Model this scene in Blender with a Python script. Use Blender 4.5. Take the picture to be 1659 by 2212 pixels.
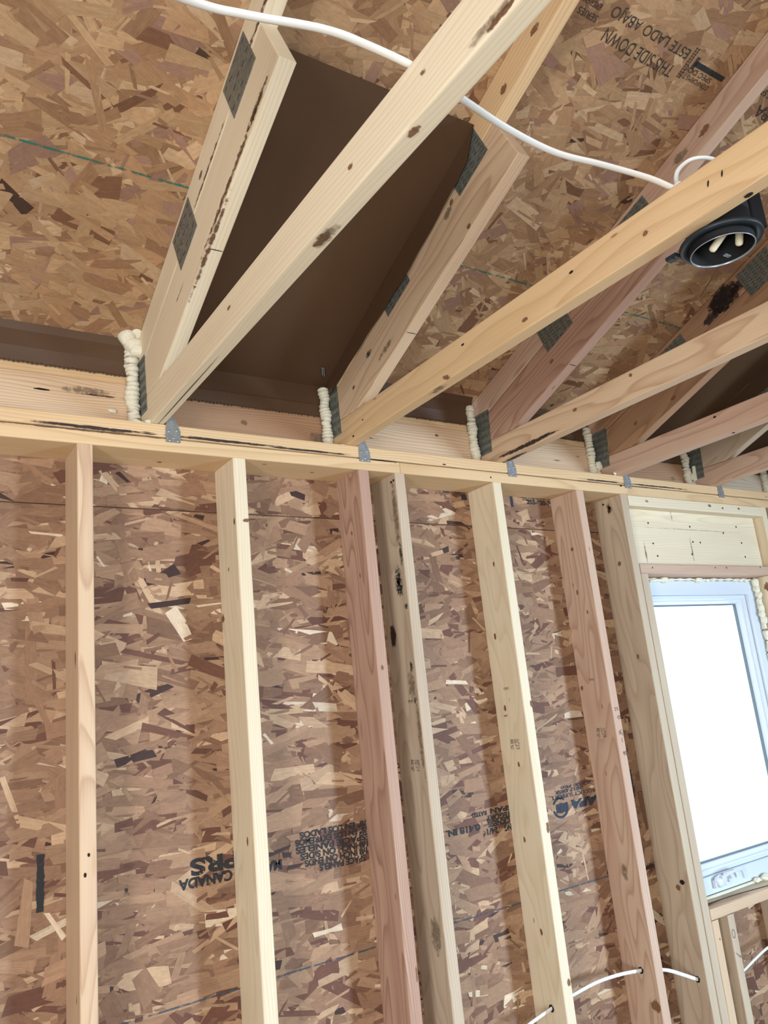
import bpy, bmesh, math, random
import numpy as np
from mathutils import Vector, Matrix

# ------------------------------------------------------------------ scene reset
for o in list(bpy.data.objects):
    bpy.data.objects.remove(o, do_unlink=True)
SC = bpy.context.scene
COL = SC.collection
Z0 = 2.36            # height of the underside of the wall plates above the floor
D = 0.1397           # depth of the 2x6 wall
T = 0.0381           # lumber thickness
S = 5 / 12           # roof pitch
RC = 0.385           # roof deck underside: z = RC - S*y (above the plates' underside)

# ------------------------------------------------------------------ camera
R = np.array([[0.8361624051665691, -0.5395050345980674, -0.0988268679529841],
              [0.05040511487509932, 0.25500514488968357, -0.9656250309898867],
              [0.5461609255343032, 0.80243796876963, 0.2404195285254173]])
CP = (-0.4215003, -1.9370665, -0.7112253 + Z0)
cam_d = bpy.data.cameras.new('camera')
cam = bpy.data.objects.new('camera', cam_d)
COL.objects.link(cam)
cam_d.sensor_fit = 'HORIZONTAL'
cam_d.sensor_width = 36.0
cam_d.lens = 36.0 * 1699.8 / 1659.0
cam_d.clip_start = 0.02
M = Matrix(((R[0][0], -R[1][0], -R[2][0], CP[0]),
            (R[0][1], -R[1][1], -R[2][1], CP[1]),
            (R[0][2], -R[1][2], -R[2][2], CP[2]),
            (0, 0, 0, 1)))
cam.matrix_world = M
SC.camera = cam

# ------------------------------------------------------------------ world, daylight, exposure
W = bpy.data.worlds.new('sky')
SC.world = W
W.use_nodes = True
bg = W.node_tree.nodes['Background']
bg.inputs[0].default_value = (0.80, 0.91, 1.0, 1)
bg.inputs[1].default_value = 3.2


def area(name, loc, target, sx, sy, power, col):
    l = bpy.data.lights.new(name, 'AREA')
    l.shape = 'RECTANGLE'
    l.size, l.size_y = sx, sy
    l.energy = power
    l.color = col
    o = bpy.data.objects.new(name, l)
    COL.objects.link(o)
    o.location = loc
    d = Vector(target) - Vector(loc)
    o.rotation_euler = d.to_track_quat('-Z', 'Y').to_euler()
    return o


# daylight through openings behind and beside the photographer, then an added frontal fill
dr = area('daylight_front_right', (4.02, -4.55, 1.05), (1.55, 0, 1.05), 0.50, 1.3, 54, (0.58, 0.79, 1.0))
dr.data.spread = math.radians(75)
area('daylight_left', (-2.12, -2.45, 1.40), (3, -1.6, 1.45), 0.70, 1.3, 78, (1.0, 0.985, 0.96))
area('frontal_fill', (-0.6, -4.50, 1.30), (-0.6, 0, 1.3), 1.5, 1.6, 72, (1.0, 0.985, 0.96))  # soft fill lamp added to brighten the studs' front faces

vs = SC.view_settings
vs.view_transform = 'Standard'
vs.look = 'None'
vs.gamma = 1.0
vs.exposure = -0.06
vs.use_curve_mapping = False


# ------------------------------------------------------------------ helpers
def lin(c):
    r = []
    for x in c[:3]:
        x = x / 255.0
        r.append(x / 12.92 if x <= 0.04045 else ((x + 0.055) / 1.055) ** 2.4)
    return (r[0], r[1], r[2], 1.0)


class NT:
    def __init__(self, name):
        self.m = bpy.data.materials.new(name)
        self.m.use_nodes = True
        self.t = self.m.node_tree
        self.b = self.t.nodes['Principled BSDF']
        self.out = self.t.nodes['Material Output']

    def n(self, kind, **kw):
        nd = self.t.nodes.new(kind)
        for k, v in kw.items():
            setattr(nd, k, v)
        return nd

    def lk(self, a, b):
        self.t.links.new(a, b)

    def val(self, sock, x):
        if hasattr(x, 'is_linked'):
            self.lk(x, sock)
        else:
            sock.default_value = x

    def math(self, op, a, b=0.0, c=0.0, clamp=False):
        nd = self.n('ShaderNodeMath', operation=op, use_clamp=clamp)
        self.val(nd.inputs[0], a)
        self.val(nd.inputs[1], b)
        self.val(nd.inputs[2], c)
        return nd.outputs[0]

    def attr(self, name):
        return self.n('ShaderNodeAttribute', attribute_name=name)

    def vmul(self, v, s):
        nd = self.n('ShaderNodeVectorMath', operation='MULTIPLY')
        self.lk(v, nd.inputs[0])
        nd.inputs[1].default_value = s
        return nd.outputs[0]

    def noise(self, v, scale=1.0, detail=2.0, rough=0.5):
        nd = self.n('ShaderNodeTexNoise')
        if v is not None:
            self.lk(v, nd.inputs['Vector'])
        nd.inputs['Scale'].default_value = scale
        nd.inputs['Detail'].default_value = detail
        nd.inputs['Roughness'].default_value = rough
        return nd.outputs[0]

    def mix(self, f, a, b, mode='MIX'):
        nd = self.n('ShaderNodeMix', data_type='RGBA', blend_type=mode)
        self.val(nd.inputs[0], f)
        self.val(nd.inputs[6], a)
        self.val(nd.inputs[7], b)
        return nd.outputs[2]

    def ramp(self, f, stops):
        nd = self.n('ShaderNodeValToRGB')
        self.lk(f, nd.inputs[0])
        el = nd.color_ramp.elements
        while len(el) < len(stops):
            el.new(0.5)
        for e, (p, c) in zip(el, stops):
            e.position = p
            e.color = c
        return nd.outputs[0]

    def mrange(self, x, a, b, c=0.0, d=1.0):
        nd = self.n('ShaderNodeMapRange')
        self.lk(x, nd.inputs[0])
        for i, q in enumerate((a, b, c, d)):
            nd.inputs[i + 1].default_value = q
        return nd.outputs[0]

    def bump(self, h, strength, dist=0.001):
        nd = self.n('ShaderNodeBump')
        nd.inputs['Strength'].default_value = strength
        nd.inputs['Distance'].default_value = dist
        self.lk(h, nd.inputs['Height'])
        self.lk(nd.outputs[0], self.b.inputs['Normal'])


def simple(name, col, rough=0.6, metal=0.0, spec=0.3):
    t = NT(name)
    t.b.inputs['Base Color'].default_value = lin(col)
    t.b.inputs['Roughness'].default_value = rough
    t.b.inputs['Metallic'].default_value = metal
    t.b.inputs['Specular IOR Level'].default_value = spec
    return t.m


def wood(name, light, dark, blotch, ring=0.0055, contrast=0.5, bl=0.45):
    t = NT(name)
    a = t.attr('wc')
    v = a.outputs['Vector']
    sp = t.n('ShaderNodeSeparateXYZ')
    t.lk(v, sp.inputs[0])
    n1 = t.noise(t.vmul(v, (1.0, 6, 6)), 1.0, 2.0)
    n2 = t.noise(t.vmul(v, (0.9, 5, 5)), 1.7, 1.0)
    aa = t.math('MULTIPLY_ADD', t.math('SUBTRACT', n1, 0.5), 0.075, sp.outputs[1])
    bb = t.math('MULTIPLY_ADD', t.math('SUBTRACT', n2, 0.5), 0.075, sp.outputs[2])
    r = t.math('SQRT', t.math('ADD', t.math('MULTIPLY', aa, aa), t.math('MULTIPLY', bb, bb)))
    fr = t.math('FRACT', t.math('DIVIDE', r, ring))
    late = t.math('POWER', fr, 3.0)
    late = t.math('MULTIPLY', late, t.mrange(fr, 0.90, 1.0, 1.0, 0.0))
    fine = t.noise(t.vmul(v, (5, 380, 380)), 1.0, 2.0)
    fac = t.math('ADD', t.math('MULTIPLY', late, contrast * 1.6),
                 t.math('MULTIPLY', t.math('SUBTRACT', fine, 0.45), 0.55), clamp=True)
    c = t.mix(fac, lin(light), lin(dark))
    bn = t.noise(t.vmul(v, (1.1, 13, 13)), 1.3, 3.0)
    c = t.mix(t.mrange(bn, 0.42, 0.68, 0.0, bl), c, lin(blotch), 'MIX')
    # small resin flecks and pin knots
    vo = t.n('ShaderNodeTexVoronoi')
    t.lk(t.vmul(v, (9, 26, 26)), vo.inputs['Vector'])
    vo.inputs['Scale'].default_value = 1.0
    sc = t.n('ShaderNodeSeparateColor')
    t.lk(vo.outputs['Color'], sc.inputs[0])
    spot = t.math('MULTIPLY', t.mrange(vo.outputs['Distance'], 0.06, 0.10, 1.0, 0.0),
                  t.math('GREATER_THAN', sc.outputs[0], 0.92))
    c = t.mix(t.math('MULTIPLY', spot, 0.6), c, lin((112, 78, 52)))
    t.lk(c, t.b.inputs['Base Color'])
    t.b.inputs['Roughness'].default_value = 0.62
    t.b.inputs['Specular IOR Level'].default_value = 0.25
    t.bump(fac, 0.18, 0.0006)
    return t.m


def stain(name, col, lo=0.42, hi=0.6, scale=(60, 60, 60), col2=None):
    t = NT(name)
    geo = t.n('ShaderNodeNewGeometry')
    nz = t.noise(t.vmul(geo.outputs['Position'], scale), 1.0, 4.0, 0.65)
    nz2 = t.noise(t.vmul(geo.outputs['Position'], (140, 140, 140)), 1.0, 2.0)
    if col2:
        t.lk(t.mix(nz2, lin(col), lin(col2)), t.b.inputs['Base Color'])
    else:
        t.b.inputs['Base Color'].default_value = lin(col)
    t.b.inputs['Roughness'].default_value = 0.8
    ed = t.attr('edge')
    k = t.math('SUBTRACT', nz, t.math('MULTIPLY', ed.outputs['Fac'], 0.32))
    al = t.mrange(k, lo, hi, 0.0, 1.0)
    t.lk(al, t.b.inputs['Alpha'])
    return t.m


def ink(name, col, lo=0.33, hi=0.40, scale=150):
    t = NT(name)
    geo = t.n('ShaderNodeNewGeometry')
    nz = t.noise(geo.outputs['Position'], scale, 3.0, 0.7)
    t.b.inputs['Base Color'].default_value = lin(col)
    t.b.inputs['Roughness'].default_value = 0.75
    t.lk(t.mrange(nz, lo, hi, 0.0, 1.0), t.b.inputs['Alpha'])
    return t.m


MW = {
    'cream': wood('wood_cream', (226, 213, 187), (200, 177, 143), (214, 196, 163), 0.0075, 0.35),
    'gold': wood('wood_gold', (218, 188, 147), (182, 145, 104), (206, 172, 128), 0.0085, 0.45),
    'tan': wood('wood_tan', (214, 189, 158), (168, 131, 102), (194, 157, 130), 0.0065, 0.5),
    'pink': wood('wood_pink', (204, 176, 154), (164, 128, 108), (180, 142, 122), 0.006, 0.55),
    'rose': wood('wood_rose', (188, 156, 136), (142, 104, 88), (166, 126, 110), 0.005, 0.65, 0.6),
    'grey': wood('wood_grey', (198, 181, 158), (160, 138, 114), (170, 146, 124), 0.006, 0.45),
    'brown': wood('wood_brown', (174, 138, 108), (130, 94, 70), (150, 112, 84), 0.006, 0.5),
}
M_KNOT = stain('knot', (146, 106, 74), 0.16, 0.36, (60, 60, 60), (98, 66, 44))
M_BARK = stain('bark_wane', (124, 88, 62), 0.26, 0.48, (30, 60, 90), (80, 54, 38))
M_MOLD = stain('mold', (66, 72, 58), 0.26, 0.52, (130, 130, 130), (40, 46, 38))
M_GREY = stain('grey_stain', (150, 130, 106), 0.18, 0.62, (60, 60, 60), (112, 97, 80))
M_DARK = stain('black_stain', (66, 50, 44), 0.10, 0.36, (30, 70, 70), (40, 30, 28))
M_HOLE = simple('nail_hole', (38, 28, 24), 0.9)
M_INK = ink('print_ink', (34, 36, 40))
M_INKF = ink('faded_print_ink', (52, 46, 42), 0.34, 0.44, 260)
M_INKB = ink('blue_black_ink', (36, 48, 62), 0.30, 0.38)
M_STAMP = ink('grade_stamp_ink', (92, 84, 76), 0.38, 0.56, 260)
M_TEAL = ink('teal_chalk', (28, 112, 98), 0.38, 0.60, 60)
M_BLUE = ink('blue_chalk', (58, 78, 94), 0.36, 0.60, 60)
M_PENCIL = simple('pencil', (70, 66, 64), 0.7)
M_GAP = simple('shadow_gap', (44, 32, 24), 0.9)
M_BLACK = simple('black_enamel', (34, 42, 48), 0.45, 0.0, 0.4)
M_BLACKIN = simple('black_matt', (10, 10, 12), 0.7)
M_RIM = simple('bright_rim', (140, 152, 160), 0.3, 0.3, 0.6)
M_CABLE = simple('white_cable_jacket', (232, 234, 232), 0.4, 0.0, 0.45)
M_NUT = simple('cream_plastic', (226, 218, 190), 0.4)
M_MAG = simple('magenta_plastic', (150, 30, 80), 0.45)
M_VINYL = simple('white_vinyl', (206, 215, 226), 0.35, 0.0, 0.45)
M_VINYLD = simple('grey_gasket', (96, 112, 120), 0.6)
M_FLOOR = simple('subfloor', (172, 166, 154), 0.8)


def m_foam():
    t = NT('spray_foam')
    geo = t.n('ShaderNodeNewGeometry')
    nz = t.noise(geo.outputs['Position'], 160, 3.0)
    t.lk(t.mix(nz, lin((206, 200, 178)), lin((240, 238, 220))), t.b.inputs['Base Color'])
    t.b.inputs['Roughness'].default_value = 0.75
    t.b.inputs['Subsurface Weight'].default_value = 0.15
    t.b.inputs['Subsurface Radius'].default_value = (0.01, 0.01, 0.008)
    t.bump(nz, 0.5, 0.002)
    return t.m


def m_metal(name, a, b, rough=0.42, metal=0.75):
    t = NT(name)
    geo = t.n('ShaderNodeNewGeometry')
    vo = t.n('ShaderNodeTexVoronoi')
    vo.inputs['Scale'].default_value = 140
    t.lk(geo.outputs['Position'], vo.inputs['Vector'])
    sc = t.n('ShaderNodeSeparateColor')
    t.lk(vo.outputs['Color'], sc.inputs[0])
    t.lk(t.mix(sc.outputs[0], lin(a), lin(b)), t.b.inputs['Base Color'])
    t.b.inputs['Roughness'].default_value = rough
    t.b.inputs['Metallic'].default_value = metal
    return t.m


def m_card():
    t = NT('brown_cardboard')
    geo = t.n('ShaderNodeNewGeometry')
    nz = t.noise(t.vmul(geo.outputs['Position'], (500, 60, 60)), 1.0, 3.0)
    big = t.noise(geo.outputs['Position'], 4.0, 2.0)
    f = t.math('ADD', t.math('MULTIPLY', nz, 0.5), t.math('MULTIPLY', big, 0.5))
    t.lk(t.mix(f, lin((76, 55, 39)), lin((92, 68, 48))), t.b.inputs['Base Color'])
    t.b.inputs['Roughness'].default_value = 0.5
    t.b.inputs['Specular IOR Level'].default_value = 0.35
    return t.m


def m_osb():
    t = NT('oriented_strand_board')
    fc = t.attr('fc')
    fu = t.attr('fuv')
    g = t.noise(t.vmul(fu.outputs['Vector'], (14, 420, 1)), 1.0, 3.0, 0.6)
    g2 = t.noise(t.vmul(fu.outputs['Vector'], (60, 90, 1)), 1.0, 3.0, 0.6)
    f = t.math('ADD', t.math('MULTIPLY', g, 0.65), t.math('MULTIPLY', g2, 0.45))
    k = t.mrange(f, 0.3, 0.8, 0.70, 1.25)
    cmb = t.n('ShaderNodeCombineXYZ')
    for i in range(3):
        t.lk(k, cmb.inputs[i])
    c = t.mix(1.0, fc.outputs['Color'], cmb.outputs[0], 'MULTIPLY')
    pit = t.noise(t.vmul(fu.outputs['Vector'], (70, 240, 1)), 1.0, 2.0, 0.5)
    c = t.mix(t.mrange(pit, 0.70, 0.78, 0.0, 0.6), c, lin((70, 44, 30)))
    t.lk(c, t.b.inputs['Base Color'])
    t.b.inputs['Roughness'].default_value = 0.6
    t.b.inputs['Specular IOR Level'].default_value = 0.28
    t.bump(f, 0.25, 0.0008)
    return t.m


def m_shell():
    t = NT('plain_strand_board')
    geo = t.n('ShaderNodeNewGeometry')
    vo = t.n('ShaderNodeTexVoronoi')
    vo.inputs['Scale'].default_value = 1.0
    t.lk(t.vmul(geo.outputs['Position'], (14, 14, 45)), vo.inputs['Vector'])
    sc = t.n('ShaderNodeSeparateColor')
    t.lk(vo.outputs['Color'], sc.inputs[0])
    t.lk(t.ramp(sc.outputs[0], [(0.0, lin((92, 66, 50))), (0.5, lin((136, 108, 82))), (1.0, lin((160, 136, 110)))]),
         t.b.inputs['Base Color'])
    t.b.inputs['Roughness'].default_value = 0.7
    return t.m


def m_glass():
    t = NT('window_glass')
    tr = t.n('ShaderNodeBsdfTransparent')
    gl = t.n('ShaderNodeBsdfGlossy')
    gl.inputs['Roughness'].default_value = 0.02
    mx = t.n('ShaderNodeMixShader')
    mx.inputs[0].default_value = 0.05
    t.lk(tr.outputs[0], mx.inputs[1])
    t.lk(gl.outputs[0], mx.inputs[2])
    t.lk(mx.outputs[0], t.out.inputs[0])
    return t.m


M_FOAM = m_foam()
M_GALV = m_metal('galvanized_plate', (112, 116, 110), (134, 138, 131), 0.5, 0.5)
M_TIE = m_metal('galvanized_tie', (160, 164, 166), (174, 178, 178), 0.38, 0.7)
M_TOOTH = simple('punched_slot', (48, 50, 48), 0.7)
M_CARD = m_card()
M_OSB = m_osb()
M_SHELL = m_shell()
M_GLASS = m_glass()
rnd = random.Random(7)


class MB:
    """collects solids (coordinates above the plates' underside) and links them as ONE mesh object"""

    def __init__(self):
        self.v, self.f, self.mi, self.wc, self.ed, self.sm = [], [], [], [], [], []

    def add(self, vs_, fs_, mi=0, L=(1, 0, 0), off=None, ed=None, smooth=False):
        b = len(self.v)
        Lv = np.array(L, float)
        Lv /= np.linalg.norm(Lv)
        h = np.array((0, 0, 1.0)) if abs(Lv[2]) < 0.8 else np.array((1.0, 0, 0))
        A = np.cross(h, Lv)
        A /= np.linalg.norm(A)
        B = np.cross(Lv, A)
        if off is None:
            off = (0, 0, 0)
        for i, p in enumerate(vs_):
            q = np.array(p, float)
            self.v.append(tuple(float(x) for x in q))
            self.wc.append((float(q @ Lv) + off[0], float(q @ A) + off[1], float(q @ B) + off[2]))
            self.ed.append(0.0 if ed is None else ed[i])
        for f in fs_:
            self.f.append(tuple(b + i for i in f))
            self.mi.append(mi)
            self.sm.append(smooth)

    def prism(self, poly, t0, t1, O, e1, e2, e3, ch=0.003, mi=0, L=(1, 0, 0), off=None):
        """convex polygon (a,b) in the plane e1,e2 swept from t0 to t1 along e3, eased edges"""
        poly = [np.array(p, float) for p in poly]
        ar = sum(poly[i][0] * poly[(i + 1) % len(poly)][1] - poly[(i + 1) % len(poly)][0] * poly[i][1]
                 for i in range(len(poly)))
        if ar < 0:
            poly = poly[::-1]
        n = len(poly)

        def inset(d):
            out = []
            for i in range(n):
                p0, p1, p2 = poly[i - 1], poly[i], poly[(i + 1) % n]
                d1 = (p1 - p0) / np.linalg.norm(p1 - p0)
                d2 = (p2 - p1) / np.linalg.norm(p2 - p1)
                n1 = np.array((-d1[1], d1[0]))
                n2 = np.array((-d2[1], d2[0]))
                k = 1 + n1 @ n2
                out.append(p1 + (n1 + n2) / max(k, 0.15) * d)
            return out
        O, e1, e2, e3 = [np.array(x, float) for x in (O, e1, e2, e3)]
        c2 = ch * 0.3
        rings = [(inset(ch), t0), (inset(c2), t0 + c2), (poly, t0 + ch), (poly, t1 - ch), (inset(c2), t1 - c2), (inset(ch), t1)]
        vs_ = [O + e1 * p[0] + e2 * p[1] + e3 * t for ring, t in rings for p in ring]
        fs_ = [tuple(range(n))[::-1], tuple(range(5 * n, 6 * n))]
        for r in range(5):
            for i in range(n):
                j = (i + 1) % n
                fs_.append((r * n + i, r * n + j, (r + 1) * n + j, (r + 1) * n + i))
        self.add(vs_, fs_, mi, L, off)

    def box(self, x0, x1, y0, y1, z0, z1, ch=0.003, mi=0, L=None, off=None):
        if L is None:
            d = (x1 - x0, y1 - y0, z1 - z0)
            k = d.index(max(d))
            L = [(1, 0, 0), (0, 1, 0), (0, 0, 1)][k]
        k = [abs(q) for q in L].index(max(abs(q) for q in L))
        ch = min(ch, (x1 - x0) * 0.45, (y1 - y0) * 0.45, (z1 - z0) * 0.45)
        # sweep along the long axis with an eased cross-section
        if k == 0:
            self.prism([(y0, z0), (y1, z0), (y1, z1), (y0, z1)], x0, x1, (0, 0, 0), (0, 1, 0), (0, 0, 1), (1, 0, 0), ch * 0.3, mi, L, off) if ch < 0.001 else \
                self.rbox((x0, x1), [(y0, z0), (y1, z0), (y1, z1), (y0, z1)], (0, 1, 0), (0, 0, 1), (1, 0, 0), ch, mi, L, off)
        elif k == 1:
            self.rbox((y0, y1), [(z0, x0), (z1, x0), (z1, x1), (z0, x1)], (0, 0, 1), (1, 0, 0), (0, 1, 0), ch, mi, L, off)
        else:
            self.rbox((z0, z1), [(x0, y0), (x1, y0), (x1, y1), (x0, y1)], (1, 0, 0), (0, 1, 0), (0, 0, 1), ch, mi, L, off)

    def rbox(self, t, rect, e1, e2, e3, ch, mi, L, off):
        """rectangular board along e3 whose four long edges are rounded"""
        (a0, b0), (a1, b1) = rect[0], rect[2]
        sec = []
        for (ca, cb, st) in ((a0 + ch, b0 + ch, 180), (a1 - ch, b0 + ch, 270), (a1 - ch, b1 - ch, 0), (a0 + ch, b1 - ch, 90)):
            for q in range(4):
                w = math.radians(st + q * 30)
                sec.append((ca + ch * math.cos(w), cb + ch * math.sin(w)))
        n = len(sec)
        e1, e2, e3 = [np.array(x, float) for x in (e1, e2, e3)]
        vs_ = [e1 * p[0] + e2 * p[1] + e3 * tt for tt in t for p in sec]
        fs_ = [tuple(range(n))[::-1], tuple(range(n, 2 * n))]
        for i in range(n):
            j = (i + 1) % n
            fs_.append((i, j, n + j, n + i))
        self.add(vs_, fs_, mi, L, off)

    def patch(self, c, d1, d2, r1, r2, mi, n=26, jit=0.12, lift=0.0007, nrm=None):
        """a thin mark lying on a face: ellipse with a ragged rim, edge attribute 1 at the rim"""
        c, d1, d2 = [np.array(x, float) for x in (c, d1, d2)]
        d1 /= np.linalg.norm(d1)
        d2 /= np.linalg.norm(d2)
        nn = np.array(nrm, float)
        c = c + nn * lift
        vs_, ed = [c], [0.0]
        for ring, e in ((0.55, 0.35), (1.0, 1.0)):
            for i in range(n):
                w = 2 * math.pi * i / n
                k = ring * (1 + rnd.uniform(-jit, jit))
                vs_.append(c + d1 * r1 * k * math.cos(w) + d2 * r2 * k * math.sin(w))
                ed.append(e)
        fs_ = [(0, 1 + i, 1 + (i + 1) % n) for i in range(n)]
        fs_ += [(1 + i, 1 + n + i, 1 + n + (i + 1) % n, 1 + (i + 1) % n) for i in range(n)]
        self.add(vs_, fs_, mi, ed=ed)

    def quad(self, pts, mi=0):
        self.add(pts, [tuple(range(len(pts)))], mi)

    def tube(self, pts, r, n=10, mi=0, flat=1.0, up=(0, 0, 1), sub=6, cap=True):
        P = [np.array(p, float) for p in pts]
        C = []
        for i in range(len(P) - 1):
            p0, p1, p2, p3 = P[max(i - 1, 0)], P[i], P[i + 1], P[min(i + 2, len(P) - 1)]
            for s_ in range(sub):
                t = s_ / sub
                C.append(0.5 * ((2 * p1) + (-p0 + p2) * t + (2 * p0 - 5 * p1 + 4 * p2 - p3) * t * t + (-p0 + 3 * p1 - 3 * p2 + p3) * t ** 3))
        C.append(P[-1])
        rr = r if callable(r) else (lambda u: r)
        vs_ = []
        upv = np.array(up, float)
        for i, c in enumerate(C):
            d = C[min(i + 1, len(C) - 1)] - C[max(i - 1, 0)]
            d /= np.linalg.norm(d)
            a = np.cross(d, upv)
            a /= max(np.linalg.norm(a), 1e-6)
            b = np.cross(a, d)
            k = rr(i / (len(C) - 1))
            for q in range(n):
                w = 2 * math.pi * q / n
                vs_.append(c + a * k * math.cos(w) + b * k * flat * math.sin(w))
        fs_ = []
        for i in range(len(C) - 1):
            for q in range(n):
                fs_.append((i * n + q, i * n + (q + 1) % n, (i + 1) * n + (q + 1) % n, (i + 1) * n + q))
        if cap:
            fs_ += [tuple(range(n))[::-1], tuple(range((len(C) - 1) * n, len(C) * n))]
        self.add(vs_, fs_, mi, smooth=True)

    def blob(self, c, r, mi=0, sq=(1, 1, 1), seed=0, n=12, amp=0.12):
        g = random.Random(seed)
        ph = [g.uniform(0, 6.28) for _ in range(4)]
        vs_ = []
        for i in range(n + 1):
            th = math.pi * i / n
            for j in range(n * 2):
                a = math.pi * j / n
                k = r * (1 + amp * math.sin(3 * a + ph[0]) * math.sin(2 * th + ph[1]) + amp * 0.6 * math.sin(5 * th + ph[2]))
                vs_.append((c[0] + sq[0] * k * math.sin(th) * math.cos(a), c[1] + sq[1] * k * math.sin(th) * math.sin(a), c[2] + sq[2] * k * math.cos(th)))
        m = n * 2
        fs_ = [(i * m + j, i * m + (j + 1) % m, (i + 1) * m + (j + 1) % m, (i + 1) * m + j) for i in range(n) for j in range(m)]
        self.add(vs_, fs_, mi, smooth=True)

    def lathe(self, prof, c, n=40, mi=0):
        vs_ = [(c[0] + r * math.cos(2 * math.pi * j / n), c[1] + r * math.sin(2 * math.pi * j / n), c[2] + z) for r, z in prof for j in range(n)]
        fs_ = [(i * n + j, i * n + (j + 1) % n, (i + 1) * n + (j + 1) % n, (i + 1) * n + j) for i in range(len(prof) - 1) for j in range(n)]
        self.add(vs_, fs_, mi, smooth=True)

    def build(self, name, mats, parent=None, origin=None):
        me = bpy.data.meshes.new(name)
        V = np.array(self.v)
        if parent is not None:
            o0 = np.array(parent['_o'])
        elif origin is not None:
            o0 = np.array(origin)
        else:
            o0 = np.array(((V[:, 0].min() + V[:, 0].max()) / 2, (V[:, 1].min() + V[:, 1].max()) / 2, V[:, 2].min()))
        me.from_pydata((V - o0).tolist(), [], self.f)
        if not isinstance(mats, (list, tuple)):
            mats = [mats]
        for m in mats:
            me.materials.append(m)
        me.polygons.foreach_set('material_index', self.mi)
        me.polygons.foreach_set('use_smooth', self.sm)
        a = me.attributes.new('wc', 'FLOAT_VECTOR', 'POINT')
        a.data.foreach_set('vector', np.array(self.wc, dtype=np.float32).ravel())
        e = me.attributes.new('edge', 'FLOAT', 'POINT')
        e.data.foreach_set('value', np.array(self.ed, dtype=np.float32))
        b = bmesh.new()
        b.from_mesh(me)
        bmesh.ops.remove_doubles(b, verts=[v for v in b.verts if v.is_boundary is False and not v.link_faces], dist=0)
        bmesh.ops.recalc_face_normals(b, faces=b.faces)
        b.to_mesh(me)
        b.free()
        me.update()
        o = bpy.data.objects.new(name, me)
        COL.objects.link(o)
        if parent is not None:
            o.parent = parent
        else:
            o.location = (o0[0], o0[1], o0[2] + Z0)
        o['_o'] = [float(x) for x in o0]
        return o


def tag(o, label=None, cat=None, group=None, kind=None):
    if label:
        o['label'] = label
    if cat:
        o['category'] = cat
    if group:
        o['group'] = group
    if kind:
        o['kind'] = kind
    return o


def thing(name, loc, label, cat, group=None, rot=(0, 0, 0)):
    o = bpy.data.objects.new(name, None)
    COL.objects.link(o)
    o.empty_display_size = 0.05
    o.location = (loc[0], loc[1], loc[2] + Z0)
    o.rotation_euler = rot
    o['_o'] = [float(x) for x in loc]
    return tag(o, label, cat, group)


def woff():
    w = rnd.uniform(0, 6.28)
    k = rnd.uniform(0.05, 0.11)
    return (rnd.uniform(-40, 40), k * math.cos(w), k * math.sin(w))


def strands(mb_list, O, e1, e2, nrm, w, h, n, sd, pal, seed, skip=None, ln=(0.125, 0.048), wd=(0.025, 0.010), wild=0.10):
    """wood strands of a panel: thin overlapping flakes, each with its own colour and grain direction"""
    g = np.random.default_rng(seed)
    O, e1, e2, nrm = [np.array(x, float) for x in (O, e1, e2, nrm)]
    cx, cy = g.uniform(0, w, n), g.uniform(0, h, n)
    Ls = np.clip(g.normal(ln[0], ln[1], n), 0.025, 0.19)
    Ws = np.clip(g.normal(wd[0], wd[1], n), 0.006, 0.05)
    th = g.normal(0, sd, n)
    wi = g.random(n) < wild
    th[wi] = g.uniform(-1.57, 1.57, wi.sum())
    zz = g.random(n) * 0.0013
    V, F, CL, FU = [], [], [], []
    probs = np.array([p[1] for p in pal], float)
    probs /= probs.sum()
    ci = g.choice(len(pal), n, p=probs)
    for i in range(n):
        if skip and skip(cx[i], cy[i]):
            continue
        L, Wd = Ls[i], Ws[i]
        if ci[i] == len(pal) - 1:      # bark-dark strands stay slim
            Wd *= 0.55
            L *= 0.6
        j = g.normal(0, 1, 8)
        tp = 1 + 0.22 * j[0]
        pts = [(-L / 2 + 0.10 * L * j[1] * 0.6, -Wd / 2), (0.1 * L * j[7], -Wd / 2 * (1 + 0.12 * j[2])), (L / 2 + 0.06 * L * j[3], -Wd / 2 * tp),
               (L / 2 + 0.09 * L * j[4] * 0.6, Wd / 2 * tp), (0.1 * L * j[7], Wd / 2 * (1 + 0.12 * j[5])), (-L / 2 + 0.06 * L * j[6], Wd / 2)]
        c, s = math.cos(th[i]), math.sin(th[i])
        tx, ty = g.normal(0, 0.0032, 2)
        ty *= 2.5
        col = np.array(lin(pal[ci[i]][0])[:3]) * g.uniform(0.86, 1.12)
        off = g.uniform(-20, 20, 2)
        b = len(V)
        for (a, q) in pts:
            X, Y = cx[i] + a * c - q * s, cy[i] + a * s + q * c
            X, Y = min(max(X, 0), w), min(max(Y, 0), h)
            V.append(O + e1 * X + e2 * Y + nrm * (0.0002 + zz[i] + a * tx + q * ty + 0.0004))
            FU.append((a + off[0], q + off[1], 0))
            CL.append((col[0], col[1], col[2], 1))
        F.append(tuple(range(b, b + 6)))
    mb_list.append((V, F, CL, FU))


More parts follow.
